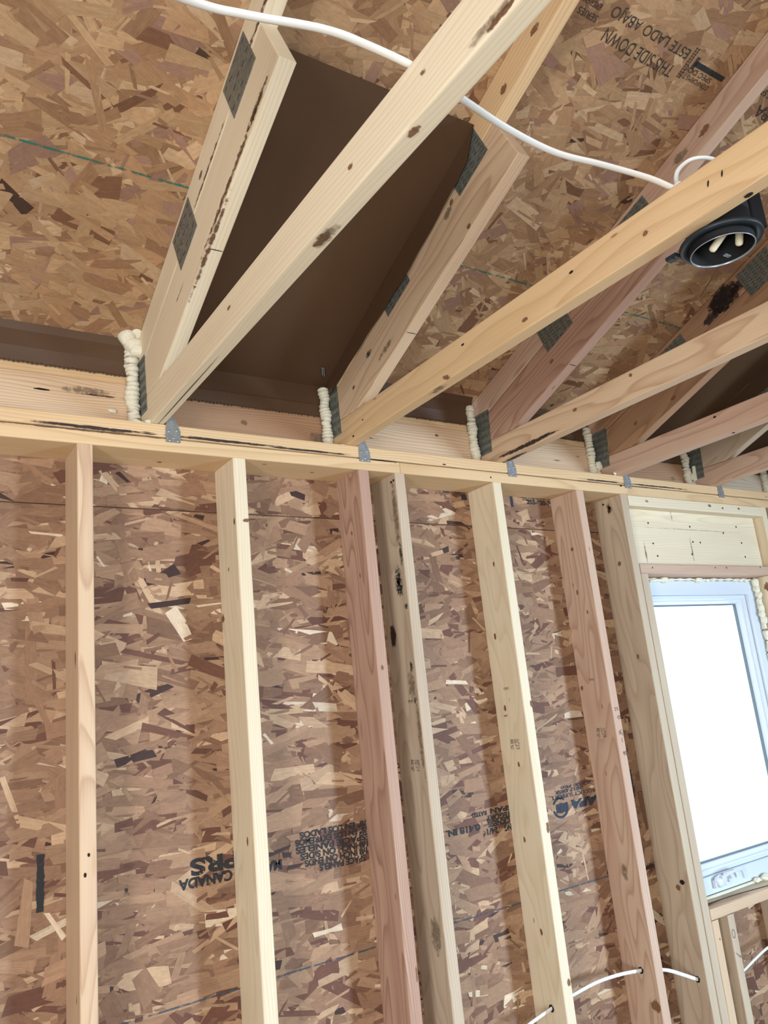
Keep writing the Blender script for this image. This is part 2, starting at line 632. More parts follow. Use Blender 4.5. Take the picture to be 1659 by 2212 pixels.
def osb_panel(name, parts, slabs, base_col):
    """parts = strand sets, slabs = boxes (eight corner boxes x0,x1,y0,y1,z0,z1 or explicit corner lists)"""
    V, F, CL, FU = [], [], [], []
    for (v, f, c, u) in parts:
        b = len(V)
        V += v
        F += [tuple(b + i for i in q) for q in f]
        CL += c
        FU += u
    bc = lin(base_col)
    for s_ in slabs:
        b = len(V)
        V += [np.array(p, float) for p in s_]
        F += [tuple(b + i for i in q) for q in ((0, 1, 2, 3), (7, 6, 5, 4), (0, 4, 5, 1), (1, 5, 6, 2), (2, 6, 7, 3), (3, 7, 4, 0))]
        CL += [bc] * 8
        FU += [(p[0], p[2], 0) for p in s_]
    me = bpy.data.meshes.new(name)
    me.from_pydata([tuple(map(float, p)) for p in V], [], F)
    a = me.attributes.new('fc', 'FLOAT_COLOR', 'POINT')
    a.data.foreach_set('color', np.array(CL, dtype=np.float32).ravel())
    a = me.attributes.new('fuv', 'FLOAT_VECTOR', 'POINT')
    a.data.foreach_set('vector', np.array(FU, dtype=np.float32).ravel())
    me.materials.append(M_OSB)
    o = bpy.data.objects.new(name, me)
    COL.objects.link(o)
    o.location = (0, 0, Z0)
    o['_o'] = [0.0, 0.0, 0.0]
    o['kind'] = 'structure'
    return o


def boxpts(x0, x1, y0, y1, z0, z1):
    return [(x0, y0, z0), (x1, y0, z0), (x1, y1, z0), (x0, y1, z0), (x0, y0, z1), (x1, y0, z1), (x1, y1, z1), (x0, y1, z1)]


def lettering(name, body, size, mat, parent, O, ex, ey, width=None, height=None, align='LEFT', shear=0.0, bold=0.0, lift=0.0, spacing=1.0):
    """lettering laid on a surface: O = start of the baseline, ex = reading direction, ey = letter-up direction"""
    cu = bpy.data.curves.new(name, 'FONT')
    cu.body = body
    cu.size = size
    cu.shear = shear
    cu.offset = bold * size * 2.0
    cu.space_character = spacing
    cu.space_line = 0.9
    tmp = bpy.data.objects.new('tmp_text', cu)
    COL.objects.link(tmp)
    bpy.context.view_layer.update()
    me = bpy.data.meshes.new_from_object(tmp.evaluated_get(bpy.context.evaluated_depsgraph_get()))
    bpy.data.objects.remove(tmp, do_unlink=True)
    bpy.data.curves.remove(cu)
    P = np.zeros(len(me.vertices) * 3)
    me.vertices.foreach_get('co', P)
    P = P.reshape(-1, 3)
    x0, x1 = P[:, 0].min(), P[:, 0].max()
    y0, y1 = P[:, 1].min(), P[:, 1].max()
    P[:, 0] -= x0
    P[:, 1] -= y0
    if width:
        P[:, 0] *= width / (x1 - x0)
    if height:
        P[:, 1] *= height / (y1 - y0)
    O, ex, ey = [np.array(q, float) for q in (O, ex, ey)]
    ex /= np.linalg.norm(ex)
    ey /= np.linalg.norm(ey)
    nz = np.cross(ex, ey)
    Q = O + P[:, :1] * ex + P[:, 1:2] * ey + nz * lift
    Q -= np.array(parent['_o'])
    me.vertices.foreach_set('co', Q.ravel())
    me.materials.clear()
    me.materials.append(mat)
    me.update()
    o = bpy.data.objects.new(name, me)
    COL.objects.link(o)
    o.parent = parent
    return o


def strokes(name, lines, w, mat, parent, O, ex, ey, lift=0.0006):
    """hand-drawn strokes: each a polyline in local (x,y) metres"""
    O, ex, ey = [np.array(q, float) for q in (O, ex, ey)]
    nz = np.cross(ex, ey)
    m = MB()
    for ln_ in lines:
        for (a, b) in zip(ln_[:-1], ln_[1:]):
            a, b = np.array(a, float), np.array(b, float)
            d = (b - a) / max(np.linalg.norm(b - a), 1e-9)
            p = np.array((-d[1], d[0])) * w / 2
            a2, b2 = a - d * w * 0.4, b + d * w * 0.4
            m.quad([O + ex * q[0] + ey * q[1] + nz * lift for q in (a2 - p, b2 - p, b2 + p, a2 + p)])
    return m.build(name, mat, parent)


# ================================================================== THE SETTING
PAL_W = [((143, 110, 86), 34), ((158, 125, 98), 25), ((182, 151, 120), 9), ((125, 93, 72), 18), ((102, 68, 54), 9), ((204, 184, 158), 2), ((64, 44, 38), 3)]
PAL_R = [((162, 127, 94), 36), ((174, 141, 106), 28), ((188, 158, 124), 9), ((144, 109, 80), 16), ((148, 114, 95), 9), ((116, 82, 60), 4), ((72, 52, 42), 1)]

# --- the stud wall's sheathing with the window opening (two sheets, joint just under the plates)
WX0, WX1, WZ0, WZ1 = 2.093, 2.915, -1.500, -0.314
XL, XR = -2.2, 4.4
JZ = -0.122
sets = []


def skip_low(x, y):
    X, Zq = x - 0.7, y - 2.05
    return WX0 - 0.03 < X < WX1 + 0.03 and WZ0 - 0.03 < Zq < WZ1 + 0.03


strands(sets, (-0.7, D, -2.05), (1, 0, 0), (0, 0, 1), (0, -1, 0), 4.2, 2.05 + JZ - 0.002, 12500, 0.27, PAL_W, 11, skip_low)
strands(sets, (-0.7, D - 0.0004, -2.05), (1, 0, 0), (0, 0, 1), (0, -1, 0), 4.2, 2.05 + JZ - 0.002, 3500, 0.45, PAL_W[:-1] + [((150, 118, 92), 1)], 13, skip_low, (0.045, 0.018), (0.007, 0.003), 0.2)
strands(sets, (-0.7, D, JZ + 0.002), (1, 0, 0), (0, 0, 1), (0, -1, 0), 4.2, 0.15, 1500, 0.30, PAL_W, 12)
th_ = 0.0111

slabs = [boxpts(XL, WX0, D, D + th_, -Z0, JZ - 0.0015), boxpts(WX1, XR, D, D + th_, -Z0, JZ - 0.0015), boxpts(WX0, WX1, D, D + th_, -Z0, WZ0),
         boxpts(WX0, WX1, D, D + th_, WZ1, JZ - 0.0015), boxpts(XL, XR, D, D + th_, JZ + 0.0015, 0.262), boxpts(XL, XR, D + 0.006, D + th_, JZ - 0.002, JZ + 0.002)]
wall_back = osb_panel('wall_back', sets, slabs, (120, 90, 70))

# --- roof deck over the trusses
RY0 = -2.30           # ridge
E2 = np.array((0, -1, S)) / math.hypot(1, S)
NR = np.array((0, -S, -1)) / math.hypot(1, S)
sets = []
strands(sets, (-1.0, 0.16, RC - S * 0.16), (1, 0, 0), E2, NR, 4.6, 1.95, 13000, 0.45, PAL_R, 21, None, (0.115, 0.042), (0.030, 0.013), 0.18)
strands(sets, np.array((-1.0, 0.16, RC - S * 0.16)) + NR * 0.0004, (1, 0, 0), E2, NR, 4.6, 1.95, 3500, 0.6, PAL_R[:-1] + [((150, 114, 82), 1)], 22, None, (0.045, 0.018), (0.007, 0.003), 0.25)


def roofslab(ya, yb, up=0.0111):
    q = []
    for dz in (0.0002, up + 0.0002):
        for (x, y) in ((XL - 0.05, ya), (XR + 0.05, ya), (XR + 0.05, yb), (XL - 0.05, yb)):
            z = RC - S * y if y >= RY0 else RC - S * RY0 + S * (y - RY0)
            q.append((x, y, z + dz))
    return q


ceiling = osb_panel('ceiling', sets, [roofslab(0.24, RY0)], (130, 98, 70))
m = MB()
m.add(roofslab(RY0, -4.75), [(0, 1, 2, 3), (7, 6, 5, 4), (0, 4, 5, 1), (1, 5, 6, 2), (2, 6, 7, 3), (3, 7, 4, 0)])
tag(m.build('ceiling', M_SHELL), kind='structure')
m = MB()
m.box(XL, XR, -4.6, D, -Z0 - 0.02, -Z0, 0)
tag(m.build('floor', M_FLOOR), kind='structure')


def gable(name, x, hole):
    m = MB()
    y0, y1, z0, z1 = hole
    top = lambda y: (RC - S * y if y >= RY0 else RC - S * RY0 + S * (y - RY0))
    for (a, b) in ((-4.6, y0), (y0, y1), (y1, RY0), (RY0, D)) if y1 < RY0 else ((-4.6, RY0), (RY0, y0), (y0, y1), (y1, D)):
        segs = [(-Z0, None)] if not (a == y0 and b == y1) else [(-Z0, z0), (z1, None)]
        for (lo, hi) in segs:
            q = []
            for xx in (x, x + 0.012):
                q += [(xx, a, lo), (xx, b, lo), (xx, b, top(b) if hi is None else hi), (xx, a, top(a) if hi is None else hi)]
            m.add(q, [(0, 1, 2, 3), (7, 6, 5, 4), (0, 4, 5, 1), (1, 5, 6, 2), (2, 6, 7, 3), (3, 7, 4, 0)])
    return tag(m.build(name, M_SHELL), kind='structure')


gable('wall_left', XL - 0.012, (-3.1, -2.32, -1.65, -0.2))
gable('wall_right', XR, (-3.4, -2.6, -1.5, -0.4))
m = MB()
for (a, b, c, d) in ((XL, -1.4, -Z0, 0.46), (-1.4, 0.2, -Z0, -1.9), (-1.4, 0.2, -0.2, 0.46), (0.2, 3.72, -Z0, 0.46), (3.72, 4.32, -Z0, -2.0), (3.72, 4.32, -0.5, 0.46), (4.32, XR, -Z0, 0.46)):
    m.box(a, b, -4.61, -4.6, c, d, 0, L=(1, 0, 0))
tag(m.build('wall_front', M_SHELL), kind='structure')

# --- printing and chalk on the sheathing
YW = D - 0.0030
X_, Z_ = (-1, 0, 0), (0, 0, -1)          # the lower sheet is nailed upside down


def wtext(body, x, z, width, height, mat=M_INK, bold=0.022, name='printed_text', shear=0.0):
    return lettering(name, body, height, mat, wall_back, (x, YW, z), X_, Z_, width, height, bold=bold, shear=shear)


wtext('MADE IN CANADA', 0.546, -1.074, 0.282, 0.026, bold=0.022)
wtext('PRS', 0.425, -1.031, 0.130, 0.041, bold=0.022, name='printed_emblem')
for i, (t_, x1, w_) in enumerate((('1/8" EN LOS LADOS', 0.826, 0.222), ('1/8" EN LOS EXTREMOS', 0.826, 0.236), ('ESPACIE PANELES', 0.826, 0.236),
                                  ('1/8 INCH ON SIDES', 0.818, 0.216), ('1/8 INCH ON ENDS', 0.814, 0.200), ('SPACE PANELS', 0.806, 0.148))):
    wtext(t_, x1, -1.017 - 0.0182 * i, w_, 0.0178, bold=0.022)
wtext('0.418 IN.', 1.232, -1.092, 0.135, 0.020, bold=0.022)
wtext('24/16', 1.304, -1.112, 0.066, 0.020, bold=0.022)
wtext('SHEATHING', 1.44, -1.112, 0.11, 0.020, bold=0.022)
wtext('THICKNESS', 1.40, -1.092, 0.135, 0.018, bold=0.022)
wtext('CATEGORY', 1.40, -1.074, 0.140, 0.018, bold=0.022)
wtext('SPAN', 1.37, -1.055, 0.09, 0.016, bold=0.022)
wtext('RATED', 1.265, -1.058, 0.06, 0.014, bold=0.022)
wtext('APA', 1.775, -1.080, 0.135, 0.030, M_INKB, bold=0.03, shear=0.25)
wtext('PRODUCT SUPPORT', 1.775, -1.056, 0.222, 0.013, M_INKB, bold=0.006)
wtext('HELP DESK', 1.70, -1.042, 0.13, 0.011, M_INKB, bold=0.006)
wtext('253 620 7400', 1.752, -1.030, 0.150, 0.010, M_INKB, bold=0.006)
m = MB()                                  # round certification mark beside it
cxm, czm, rm = 1.588, -1.097, 0.037
for k in range(28):
    if k in (2, 3, 12, 13, 14):
        continue
    a0, a1 = 2 * math.pi * k / 28, 2 * math.pi * (k + 1) / 28
    m.quad([(cxm + r_ * math.cos(a_), YW, czm + 0.92 * r_ * math.sin(a_)) for (r_, a_) in ((rm, a0), (rm, a1), (rm - 0.008, a1), (rm - 0.008, a0))])
for (a, b, c, d) in ((-0.022, -0.008, -0.016, 0.012), (-0.006, 0.008, -0.018, 0.014), (0.010, 0.026, -0.016, 0.012)):
    m.quad([(cxm + a, YW, czm + c), (cxm + b, YW, czm + c), (cxm + b + 0.003, YW, czm + d), (cxm + a + 0.003, YW, czm + d)])
m.build('printed_emblem', M_INKB, wall_back)


def bar(parent, x0, x1, z0, z1, mat, name='printed_bar', tilt=0.0):
    m = MB()
    n = 14
    for i in range(n):
        a, b = z0 + (z1 - z0) * i / n, z0 + (z1 - z0) * (i + 1) / n
        j0, j1 = rnd.uniform(-0.0012, 0.0012), rnd.uniform(-0.0012, 0.0012)
        m.quad([(x0 + j0, YW, a), (x1 + j1, YW, a), (x1 + j1, YW, b), (x0 + j0, YW, b)])
    return m.build(name, mat, parent)


bar(wall_back, -0.063, -0.047, -1.080, -0.958, M_INK)
bar(wall_back, 1.558, 1.571, -0.040, 0.000, M_INKB)
bar(wall_back, 1.93, 1.965, -1.10, -1.02, M_INKB)
# the sheet above is right way up
U, ZU = (1, 0, 0), (0, 0, 1)
lettering('printed_text', '253-620-7400', 0.02, M_INK, wall_back, (1.640, YW, -0.026), U, ZU, 0.165, 0.020, bold=0.022)
lettering('printed_text', 'NEW PRODUCT SUPPORT', 0.02, M_INK, wall_back, (1.600, YW, -0.003), U, ZU, 0.240, 0.018, bold=0.022)
lettering('printed_text', 'Gr  Gr', 0.02, M_INK, wall_back, (1.245, YW, -0.006), U, ZU, 0.085, 0.018, bold=0.022)
bar(wall_back, 1.326, 1.350, -0.028, -0.008, M_INK)


def chalk(parent, p0, p1, w, mat, up, nrm):
    m = MB()
    p0, p1, up, nrm = [np.array(q, float) for q in (p0, p1, up, nrm)]
    n = 40
    for i in range(n):
        a, b = p0 + (p1 - p0) * i / n, p0 + (p1 - p0) * (i + 1) / n
        m.quad([a - up * w / 2, b - up * w / 2, b + up * w / 2, a + up * w / 2])
    return m.build('chalk_line', mat, parent)


chalk(wall_back, (-0.7, YW, -1.357), (2.05, YW, -1.345), 0.0042, M_BLUE, (0, 0, 1), (0, -1, 0))
RL = NR * 0.0032


def roofp(x, y):
    return np.array((x, y, RC - S * y)) + RL


chalk(ceiling, roofp(-0.9, -0.372), roofp(3.2, -0.366), 0.0052, M_TEAL, E2, NR)
# roof deck printing, read from the eave side
UPR = -E2
RD = (-1, 0, 0)


def rtext(body, x, y, width, height, mat=M_INKF, bold=0.0):
    return lettering('printed_text', body, height, mat, ceiling, roofp(x, y), RD, UPR, width, height, bold=bold)


rtext('THIS SIDE DOWN', 1.250, -1.012, 0.256, 0.030)
rtext('ESTE LADO ABAJO', 1.262, -1.062, 0.285, 0.032)
rtext('CONFORMS TO', 1.392, -1.010, 0.115, 0.013)
rtext('SPEC DOC', 1.385, -1.026, 0.110, 0.013)
rtext('SERIES', 0.952, -1.022, 0.062, 0.015)
rtext('EXTREMO', 0.945, -1.044, 0.070, 0.014)
rtext('APA', 1.70, -1.030, 0.10, 0.03)
rtext('SHEATHING SPAN', 1.72, -1.065, 0.18, 0.018)
for (xa, xb, ya, yb) in ((1.272, 1.276, -1.065, -0.992), (1.280, 1.284, -1.065, -0.992), (1.300, 1.42, -1.042, -1.030), (1.294, 1.306, -1.050, -1.022)):
    m = MB()
    n = 12
    for i in range(n):
        if (xb - xa) > 0.02:
            a, b = xa + (xb - xa) * i / n, xa + (xb - xa) * (i + 1) / n
            m.quad([roofp(a, ya), roofp(b, ya), roofp(b, yb), roofp(a, yb)])
        else:
            a, b = ya + (yb - ya) * i / n, ya + (yb - ya) * (i + 0.72) / n
            m.quad([roofp(xa, a), roofp(xb, a), roofp(xb, b), roofp(xa, b)])
    m.build('printed_bar', M_INK if xb - xa > 0.011 else M_INKF, ceiling)


# ================================================================== WALL FRAMING
def board(name, wd, x0, x1, y0, y1, z0, z1, label, cat, group=None, marks=None, extra=None, L=None, ch=0.004):
    m = MB()
    m.box(x0, x1, y0, y1, z0, z1, ch, L=L, off=woff())
    mats = [MW[wd], M_KNOT, M_BARK, M_MOLD, M_GREY, M_DARK, M_HOLE, M_GAP]
    for mk in marks or []:
        face, c, r1, r2, mi = mk
        if face == 'x':
            m.patch((x0, c[0], c[1]), (0, 0, 1), (0, 1, 0), r1, r2, mi, nrm=(-1, 0, 0))
        elif face == 'y':
            m.patch((c[0], y0, c[1]), (0, 0, 1), (1, 0, 0), r1, r2, mi, nrm=(0, -1, 0))
        elif face == 'Y':      # long axis along x
            m.patch((c[0], y0, c[1]), (1, 0, 0), (0, 0, 1), r1, r2, mi, nrm=(0, -1, 0))
        elif face == 'z':
            m.patch((c[0], c[1], z0), (1, 0, 0), (0, 1, 0), r1, r2, mi, nrm=(0, 0, -1))
    if extra:
        extra(m)
    o = m.build(name, mats)
    return tag(o, label, cat, group)


GP = 'boards of the top plates'
# lower plates butt at x = .975; the upper plate runs through
um = [('z', (0.234, 0.09), 0.008, 0.005, 1), ('z', (0.438, 0.05), 0.010, 0.006, 1), ('z', (0.52, 0.03), 0.008, 0.004, 1), ('z', (0.694, 0.063), 0.008, 0.004, 1)]
board('top_plate', 'gold', -0.75, 0.9742, 0, D, 0, 0.0365, 'lower top plate board over the three left studs, ending at the butt joint', 'plate', GP,
      um + [('Y', (0.90, 0.036), 0.07, 0.0022, 6), ('y', (0.958, 0.033), 0.0032, 0.0032, 4), ('Y', (0.02, 0.0355), 0.30, 0.0035, 2)])
board('top_plate', 'gold', 0.9758, 3.30, 0, D, 0, 0.0365, 'lower top plate board right of the butt joint, running over the window header', 'plate', GP,
      [('y', (1.352, 0.016), 0.003, 0.003, 6), ('y', (2.02, 0.034), 0.004, 0.006, 6), ('Y', (2.15, 0.037), 0.16, 0.003, 2), ('Y', (1.85, 0.0365), 0.12, 0.0022, 2)])


def upper_bark(m):
    for (xa, xb, za) in ((-0.12, 0.22, 0.0445), (0.20, 0.55, 0.0455), (0.50, 0.80, 0.0435), (1.80, 2.05, 0.045), (2.05, 2.45, 0.046), (-0.5, -0.2, 0.044)):
        m.patch(((xa + xb) / 2, 0.0, za), (1, 0, 0), (0, 0, 1), (xb - xa) / 2, 0.0048 if xa < 0.3 else 0.0034, 5, n=40, jit=0.25, nrm=(0, -1, 0), lift=0.0008)


board('top_plate', 'gold', -0.75, 3.30, 0, D, 0.0395, 0.0762, 'upper top plate board with dark bark along its lower edge, carrying the roof trusses', 'plate', GP,
      [('y', (1.155, 0.045), 0.002, 0.008, 6)], upper_bark)

GS = 'studs of the back wall'
ZS = -Z0 + T
XS = [0.0, 0.4114, 0.8181, 0.9523, 1.3586, 1.7652]
studs = [
    ('tan', 'leftmost wall stud, with pinkish side face and grained tan edge', [('x', (0.028, -0.53), 0.022, 0.005, 1), ('y', (0.02, -0.96), 0.004, 0.003, 6), ('y', (0.012, -1.0), 0.005, 0.003, 6), ('x', (0.03, -1.25), 0.010, 0.003, 1)]),
    ('cream', 'pale cream wall stud with dark knot pair near its top, second from the left', [('x', (0.012, -0.178), 0.011, 0.007, 1), ('y', (0.440, -0.178), 0.006, 0.010, 1), ('x', (0.128, -0.428), 0.012, 0.011, 1), ('x', (0.07, -0.30), 0.008, 0.004, 1), ('x', (0.04, -1.0), 0.012, 0.006, 1)]),
    ('rose', 'reddish wall stud close against the stained stud, third from the left', [('y', (0.836, -0.598), 0.008, 0.006, 1), ('x', (0.07, -0.184), 0.008, 0.005, 1), ('x', (0.045, -0.32), 0.008, 0.004, 1), ('y', (0.85, -1.4), 0.02, 0.003, 1)]),
    ('grey', 'wall stud with green and grey stain patches, just right of the reddish stud', [('x', (0.040, -0.338), 0.055, 0.024, 3), ('x', (0.038, -0.350), 0.045, 0.022, 3), ('x', (0.012, -0.255), 0.05, 0.010, 3), ('x', (0.014, -0.42), 0.014, 0.010, 3), ('x', (0.018, -0.13), 0.12, 0.014, 4),
              ('x', (0.027, -0.654), 0.050, 0.022, 4), ('x', (0.020, -0.60), 0.02, 0.010, 3), ('x', (0.02, -0.70), 0.014, 0.008, 3), ('x', (0.099, -0.501), 0.040, 0.016, 5), ('x', (0.038, -1.335), 0.055, 0.026, 4), ('x', (0.012, -0.80), 0.13, 0.010, 4),
              ('x', (0.010, -0.022), 0.004, 0.005, 6), ('x', (0.024, -0.024), 0.004, 0.005, 6)]),
    ('cream', 'straight pale wall stud fifth from the left, with a grade stamp on its side', [('x', (0.05, -0.276), 0.010, 0.006, 1), ('x', (0.092, -0.516), 0.012, 0.006, 1), ('x', (0.09, -0.752), 0.012, 0.006, 1), ('x', (0.06, -0.93), 0.010, 0.005, 1), ('x', (0.081, -1.156), 0.010, 0.006, 1), ('y', (1.388, -1.12), 0.016, 0.007, 1), ('y', (1.386, -1.554), 0.012, 0.007, 1), ('y', (1.392, -0.745), 0.012, 0.006, 1), ('x', (0.06, -1.42), 0.010, 0.006, 1)]),
    ('pink', 'pinkish grey wall stud with pencilled numbers on its edge, sixth from the left', [('x', (0.065, -0.211), 0.008, 0.007, 1), ('x', (0.124, -0.712), 0.010, 0.007, 1), ('x', (0.074, -0.372), 0.010, 0.005, 1), ('x', (0.061, -1.327), 0.030, 0.014, 4), ('x', (0.02, -1.72), 0.02, 0.02, 1), ('x', (0.04, -0.45), 0.008, 0.004, 1)]),
]
stud_o = []
for x, (wd, lab, mk) in zip(XS, studs):
    stud_o.append(board('wall_stud', wd, x, x + T, 0, D, ZS, -0.0005, lab, 'stud', GS, mk))
king = board('king_stud', 'grey', 2.008, 2.046, 0, D, ZS, -0.0005, 'full height grey stud with an oval knot at its top, left of the window', 'stud', GS,
             [('x', (0.065, -0.042), 0.028, 0.014, 4), ('x', (0.065, -0.044), 0.017, 0.009, 1), ('x', (0.09, -0.019), 0.004, 0.005, 6), ('x', (0.061, -0.264), 0.010, 0.008, 1), ('x', (0.03, -1.40), 0.008, 0.010, 6), ('x', (0.05, -1.42), 0.010, 0.010, 1), ('x', (0.05, -0.62), 0.010, 0.006, 1)])
board('trimmer_stud', 'grey', 2.0495, 2.0880, 0, D, ZS, -0.3135, 'shorter stud carrying the header at the left side of the window opening', 'stud', GS)
board('king_stud', 'cream', 2.957, 2.995, 0, D, ZS, -0.0005, 'full height stud at the right side of the window, touching the right picture edge', 'stud', GS)
board('trimmer_stud', 'cream', 2.9175, 2.9555, 0, D, ZS, -0.3135, 'shorter stud at the right side of the window opening, with foam along it', 'stud', GS, [('x', (0.03, -0.36), 0.02, 0.014, 1)])
board('cripple_stud', 'tan', 2.0895, 2.1275, 0, D, ZS, -1.5385, 'short stud under the left end of the window sill, against the trimmer', 'stud', GS, [('y', (2.115, -1.60), 0.005, 0.004, 1)])
board('cripple_stud', 'grey', 2.180, 2.218, 0, D, ZS, -1.5385, 'short stud with pencil marks under the window sill, second from its left end', 'stud', GS)
board('cripple_stud', 'grey', 2.580, 2.618, 0, D, ZS, -1.5385, 'short stud under the window sill at the right picture edge', 'stud', GS)
board('sole_plate', 'tan', -0.75, 3.30, 0, D, -Z0, ZS - 0.0005, 'plate on the floor under all the wall studs', 'plate')
board('rough_sill', 'tan', 2.0895, 2.916, 0, D, -1.5375, -1.5010, 'rough sill board under the window, resting on the short studs', 'sill')
board('header_nailer', 'cream', 2.0495, 2.9555, 0.0, 0.045, -0.0435, -0.0005, 'narrow board along the top of the header, right under the top plate', 'header board', None,
      [('Y', (2.16, -0.02), 0.012, 0.006, 4), ('Y', (2.57, -0.016), 0.012, 0.006, 1), ('Y', (2.66, -0.022), 0.009, 0.005, 1), ('Y', (2.78, -0.018), 0.009, 0.005, 1)])
hn = [('y', (x, z), 0.0042, 0.0042, 6) for x, z in ((2.211, -0.181), (2.225, -0.232), (2.472, -0.167), (2.450, -0.220), (2.522, -0.168), (2.821, -0.161), (2.827, -0.224), (2.203, -0.097), (2.471, -0.101), (2.805, -0.088), (2.70, -0.12))]
hn += [('y', (2.155, -0.22), 0.045, 0.006, 4), ('y', (2.455, -0.20), 0.05, 0.006, 4), ('Y', (2.5, -0.115), 0.42, 0.0012, 4), ('y', (2.36, -0.06), 0.03, 0.005, 4)]
board('window_header', 'cream', 2.0495, 2.9555, 0.0455, D, -0.2740, -0.0005, 'wide nailed header over the window opening, set back under the plates', 'header', None, hn, L=(1, 0, 0))
board('header_plate', 'pink', 2.0495, 2.9555, 0, D, -0.3125, -0.2745, 'flat board under the header, across the top of the window opening', 'header board', None,
      [('Y', (2.60, -0.285), 0.005, 0.005, 1), ('Y', (2.522, -0.285), 0.003, 0.003, 6), ('Y', (2.848, -0.279), 0.003, 0.003, 6), ('Y', (2.12, -0.29), 0.003, 0.003, 6)])

# grade stamps on the studs' side faces, printed head down
for i, (z1_, z2_) in ((3, (-0.70, -0.885)), (4, (-0.689, -0.868)), (5, (-0.686, -0.872))):
    xs_ = XS[i] - 0.0012
    o = stud_o[i]
    o['_o'] = list(o.location)[:2] + [o.location[2] - Z0]
    lettering('grade_stamp', 'CANADA', 0.01, M_STAMP, o, (xs_, 0.058 if i > 3 else 0.03, z1_ + 0.004), (0, 1, 0), (0, 0, -1), 0.026, 0.009, bold=0.01)
    lettering('grade_stamp', 'JTL  54\n018 88', 0.012, M_STAMP, o, (xs_, 0.043 if i > 3 else 0.03, z2_ + 0.018), (0, 1, 0), (0, 0, -1), 0.044, 0.032, bold=0.01)
# pencilled numbers on the sixth stud's edge
o = stud_o[5]
pz = {'2': [[(0, 6), (2, 8), (4, 6), (0, 0), (5, 0)]], '3': [[(0, 8), (4, 7), (1, 4), (4, 2), (0, 0)]], '/': [[(0, 0), (1, 9)]], '1': [[(0, 0), (0.4, 9)]]}
PS = 0.0012
strokes('pencil_note', [[(x * PS, y * PS) for x, y in l] for l in ([(0, 7), (2, 9), (4, 7), (0, 0), (5, 0)], [(7, 9), (11, 4), (10, 0)], [(13, 1), (13.5, 9)])], 0.0012, M_PENCIL, o, (1.777, -0.0008, -0.800), (1, 0, 0), (0, 0, 1))
strokes('pencil_note', [[(x * PS, y * PS) for x, y in l] for l in ([(0, 5), (4, 8), (9, 9), (12, 6)], [(0, 5), (2, 1), (7, -1), (12, 2)], [(3, 4), (9, 5)], [(12, 6), (12, 2)])], 0.0012, M_PENCIL, o, (1.784, -0.0008, -0.828), (1, 0, 0), (0, 0, 1))
strokes('pencil_note', [[(x * PS, y * PS) for x, y in l] for l in ([(0, 0), (1, 11)], [(4, 0), (5, 11)], [(8, 11), (5, 6), (9, 0)], [(8, 11), (13, 12)], [(11, 5), (13, 4), (12, -3), (15, -4)])], 0.0012, M_PENCIL, o, (1.780, -0.0008, -0.880), (1, 0, 0), (0, 0, 1))
strokes('pencil_note', [[(x * PS, y * PS) for x, y in l] for l in ([(4, 10), (1, 5), (2, 1), (5, -1)],)], 0.0012, M_PENCIL, o, (1.786, -0.0008, -0.905), (1, 0, 0), (0, 0, 1))
strokes('pencil_note', [[(x * PS, y * PS) for x, y in l] for l in ([(3, 9), (0, 6), (3, 4), (3, 9), (2, 0)], [(7, 9), (4, -2)], [(9, 10), (12, 9), (10, 7), (12, 5), (9, 4)], [(7, 2), (12, 0)], [(12, 2), (12, -4)])], 0.0012, M_PENCIL, o, (1.784, -0.0008, -0.948), (1, 0, 0), (0, 0, 1))
for o in bpy.data.objects:
    if o.name == 'cripple_stud.001':
        for l_ in ([(0.012 + 0.008 * math.cos(k * 0.63), 0.014 * math.sin(k * 0.63)) for k in range(11)], [(0.006, -0.06), (0.026, -0.078)], [(0.026, -0.07), (0.03, -0.08)]):
            strokes('pencil_note', [l_], 0.0014, M_PENCIL, o, (2.182, -0.0008, -1.60), (1, 0, 0), (0, 0, 1))

# ================================================================== WINDOW
win = bpy.data.objects.new('window_1', None)
COL.objects.link(win)
win.location = (2.505, 0.08, -1.485 + Z0)
win['_o'] = [2.505, 0.08, -1.485]
win['kind'] = 'structure'
win['label'] = 'white vinyl casement window, its glass blown out by daylight'


def frame_rect(m, x0, x1, z0, z1, b, y0, y1, bev=0.0, yb=None):
    """four mitred bars; the inner reveal may slope by bev"""
    o_ = [(x0, z0), (x1, z0), (x1, z1), (x0, z1)]
    i_ = [(x0 + b, z0 + b), (x1 - b, z0 + b), (x1 - b, z1 - b), (x0 + b, z1 - b)]
    k_ = [(x0 + b + bev, z0 + b + bev), (x1 - b - bev, z0 + b + bev), (x1 - b - bev, z1 - b - bev), (x0 + b + bev, z1 - b - bev)]
    for q in range(4):
        r = (q + 1) % 4
        P = [(o_[q][0], y0, o_[q][1]), (o_[r][0], y0, o_[r][1]), (i_[r][0], y0, i_[r][1]), (i_[q][0], y0, i_[q][1]),
             (o_[q][0], y1, o_[q][1]), (o_[r][0], y1, o_[r][1]), (k_[r][0], y1, k_[r][1]), (k_[q][0], y1, k_[q][1])]
        m.add(P, [(0, 1, 2, 3), (7, 6, 5, 4), (0, 4, 5, 1), (1, 5, 6, 2), (2, 6, 7, 3), (3, 7, 4, 0)])


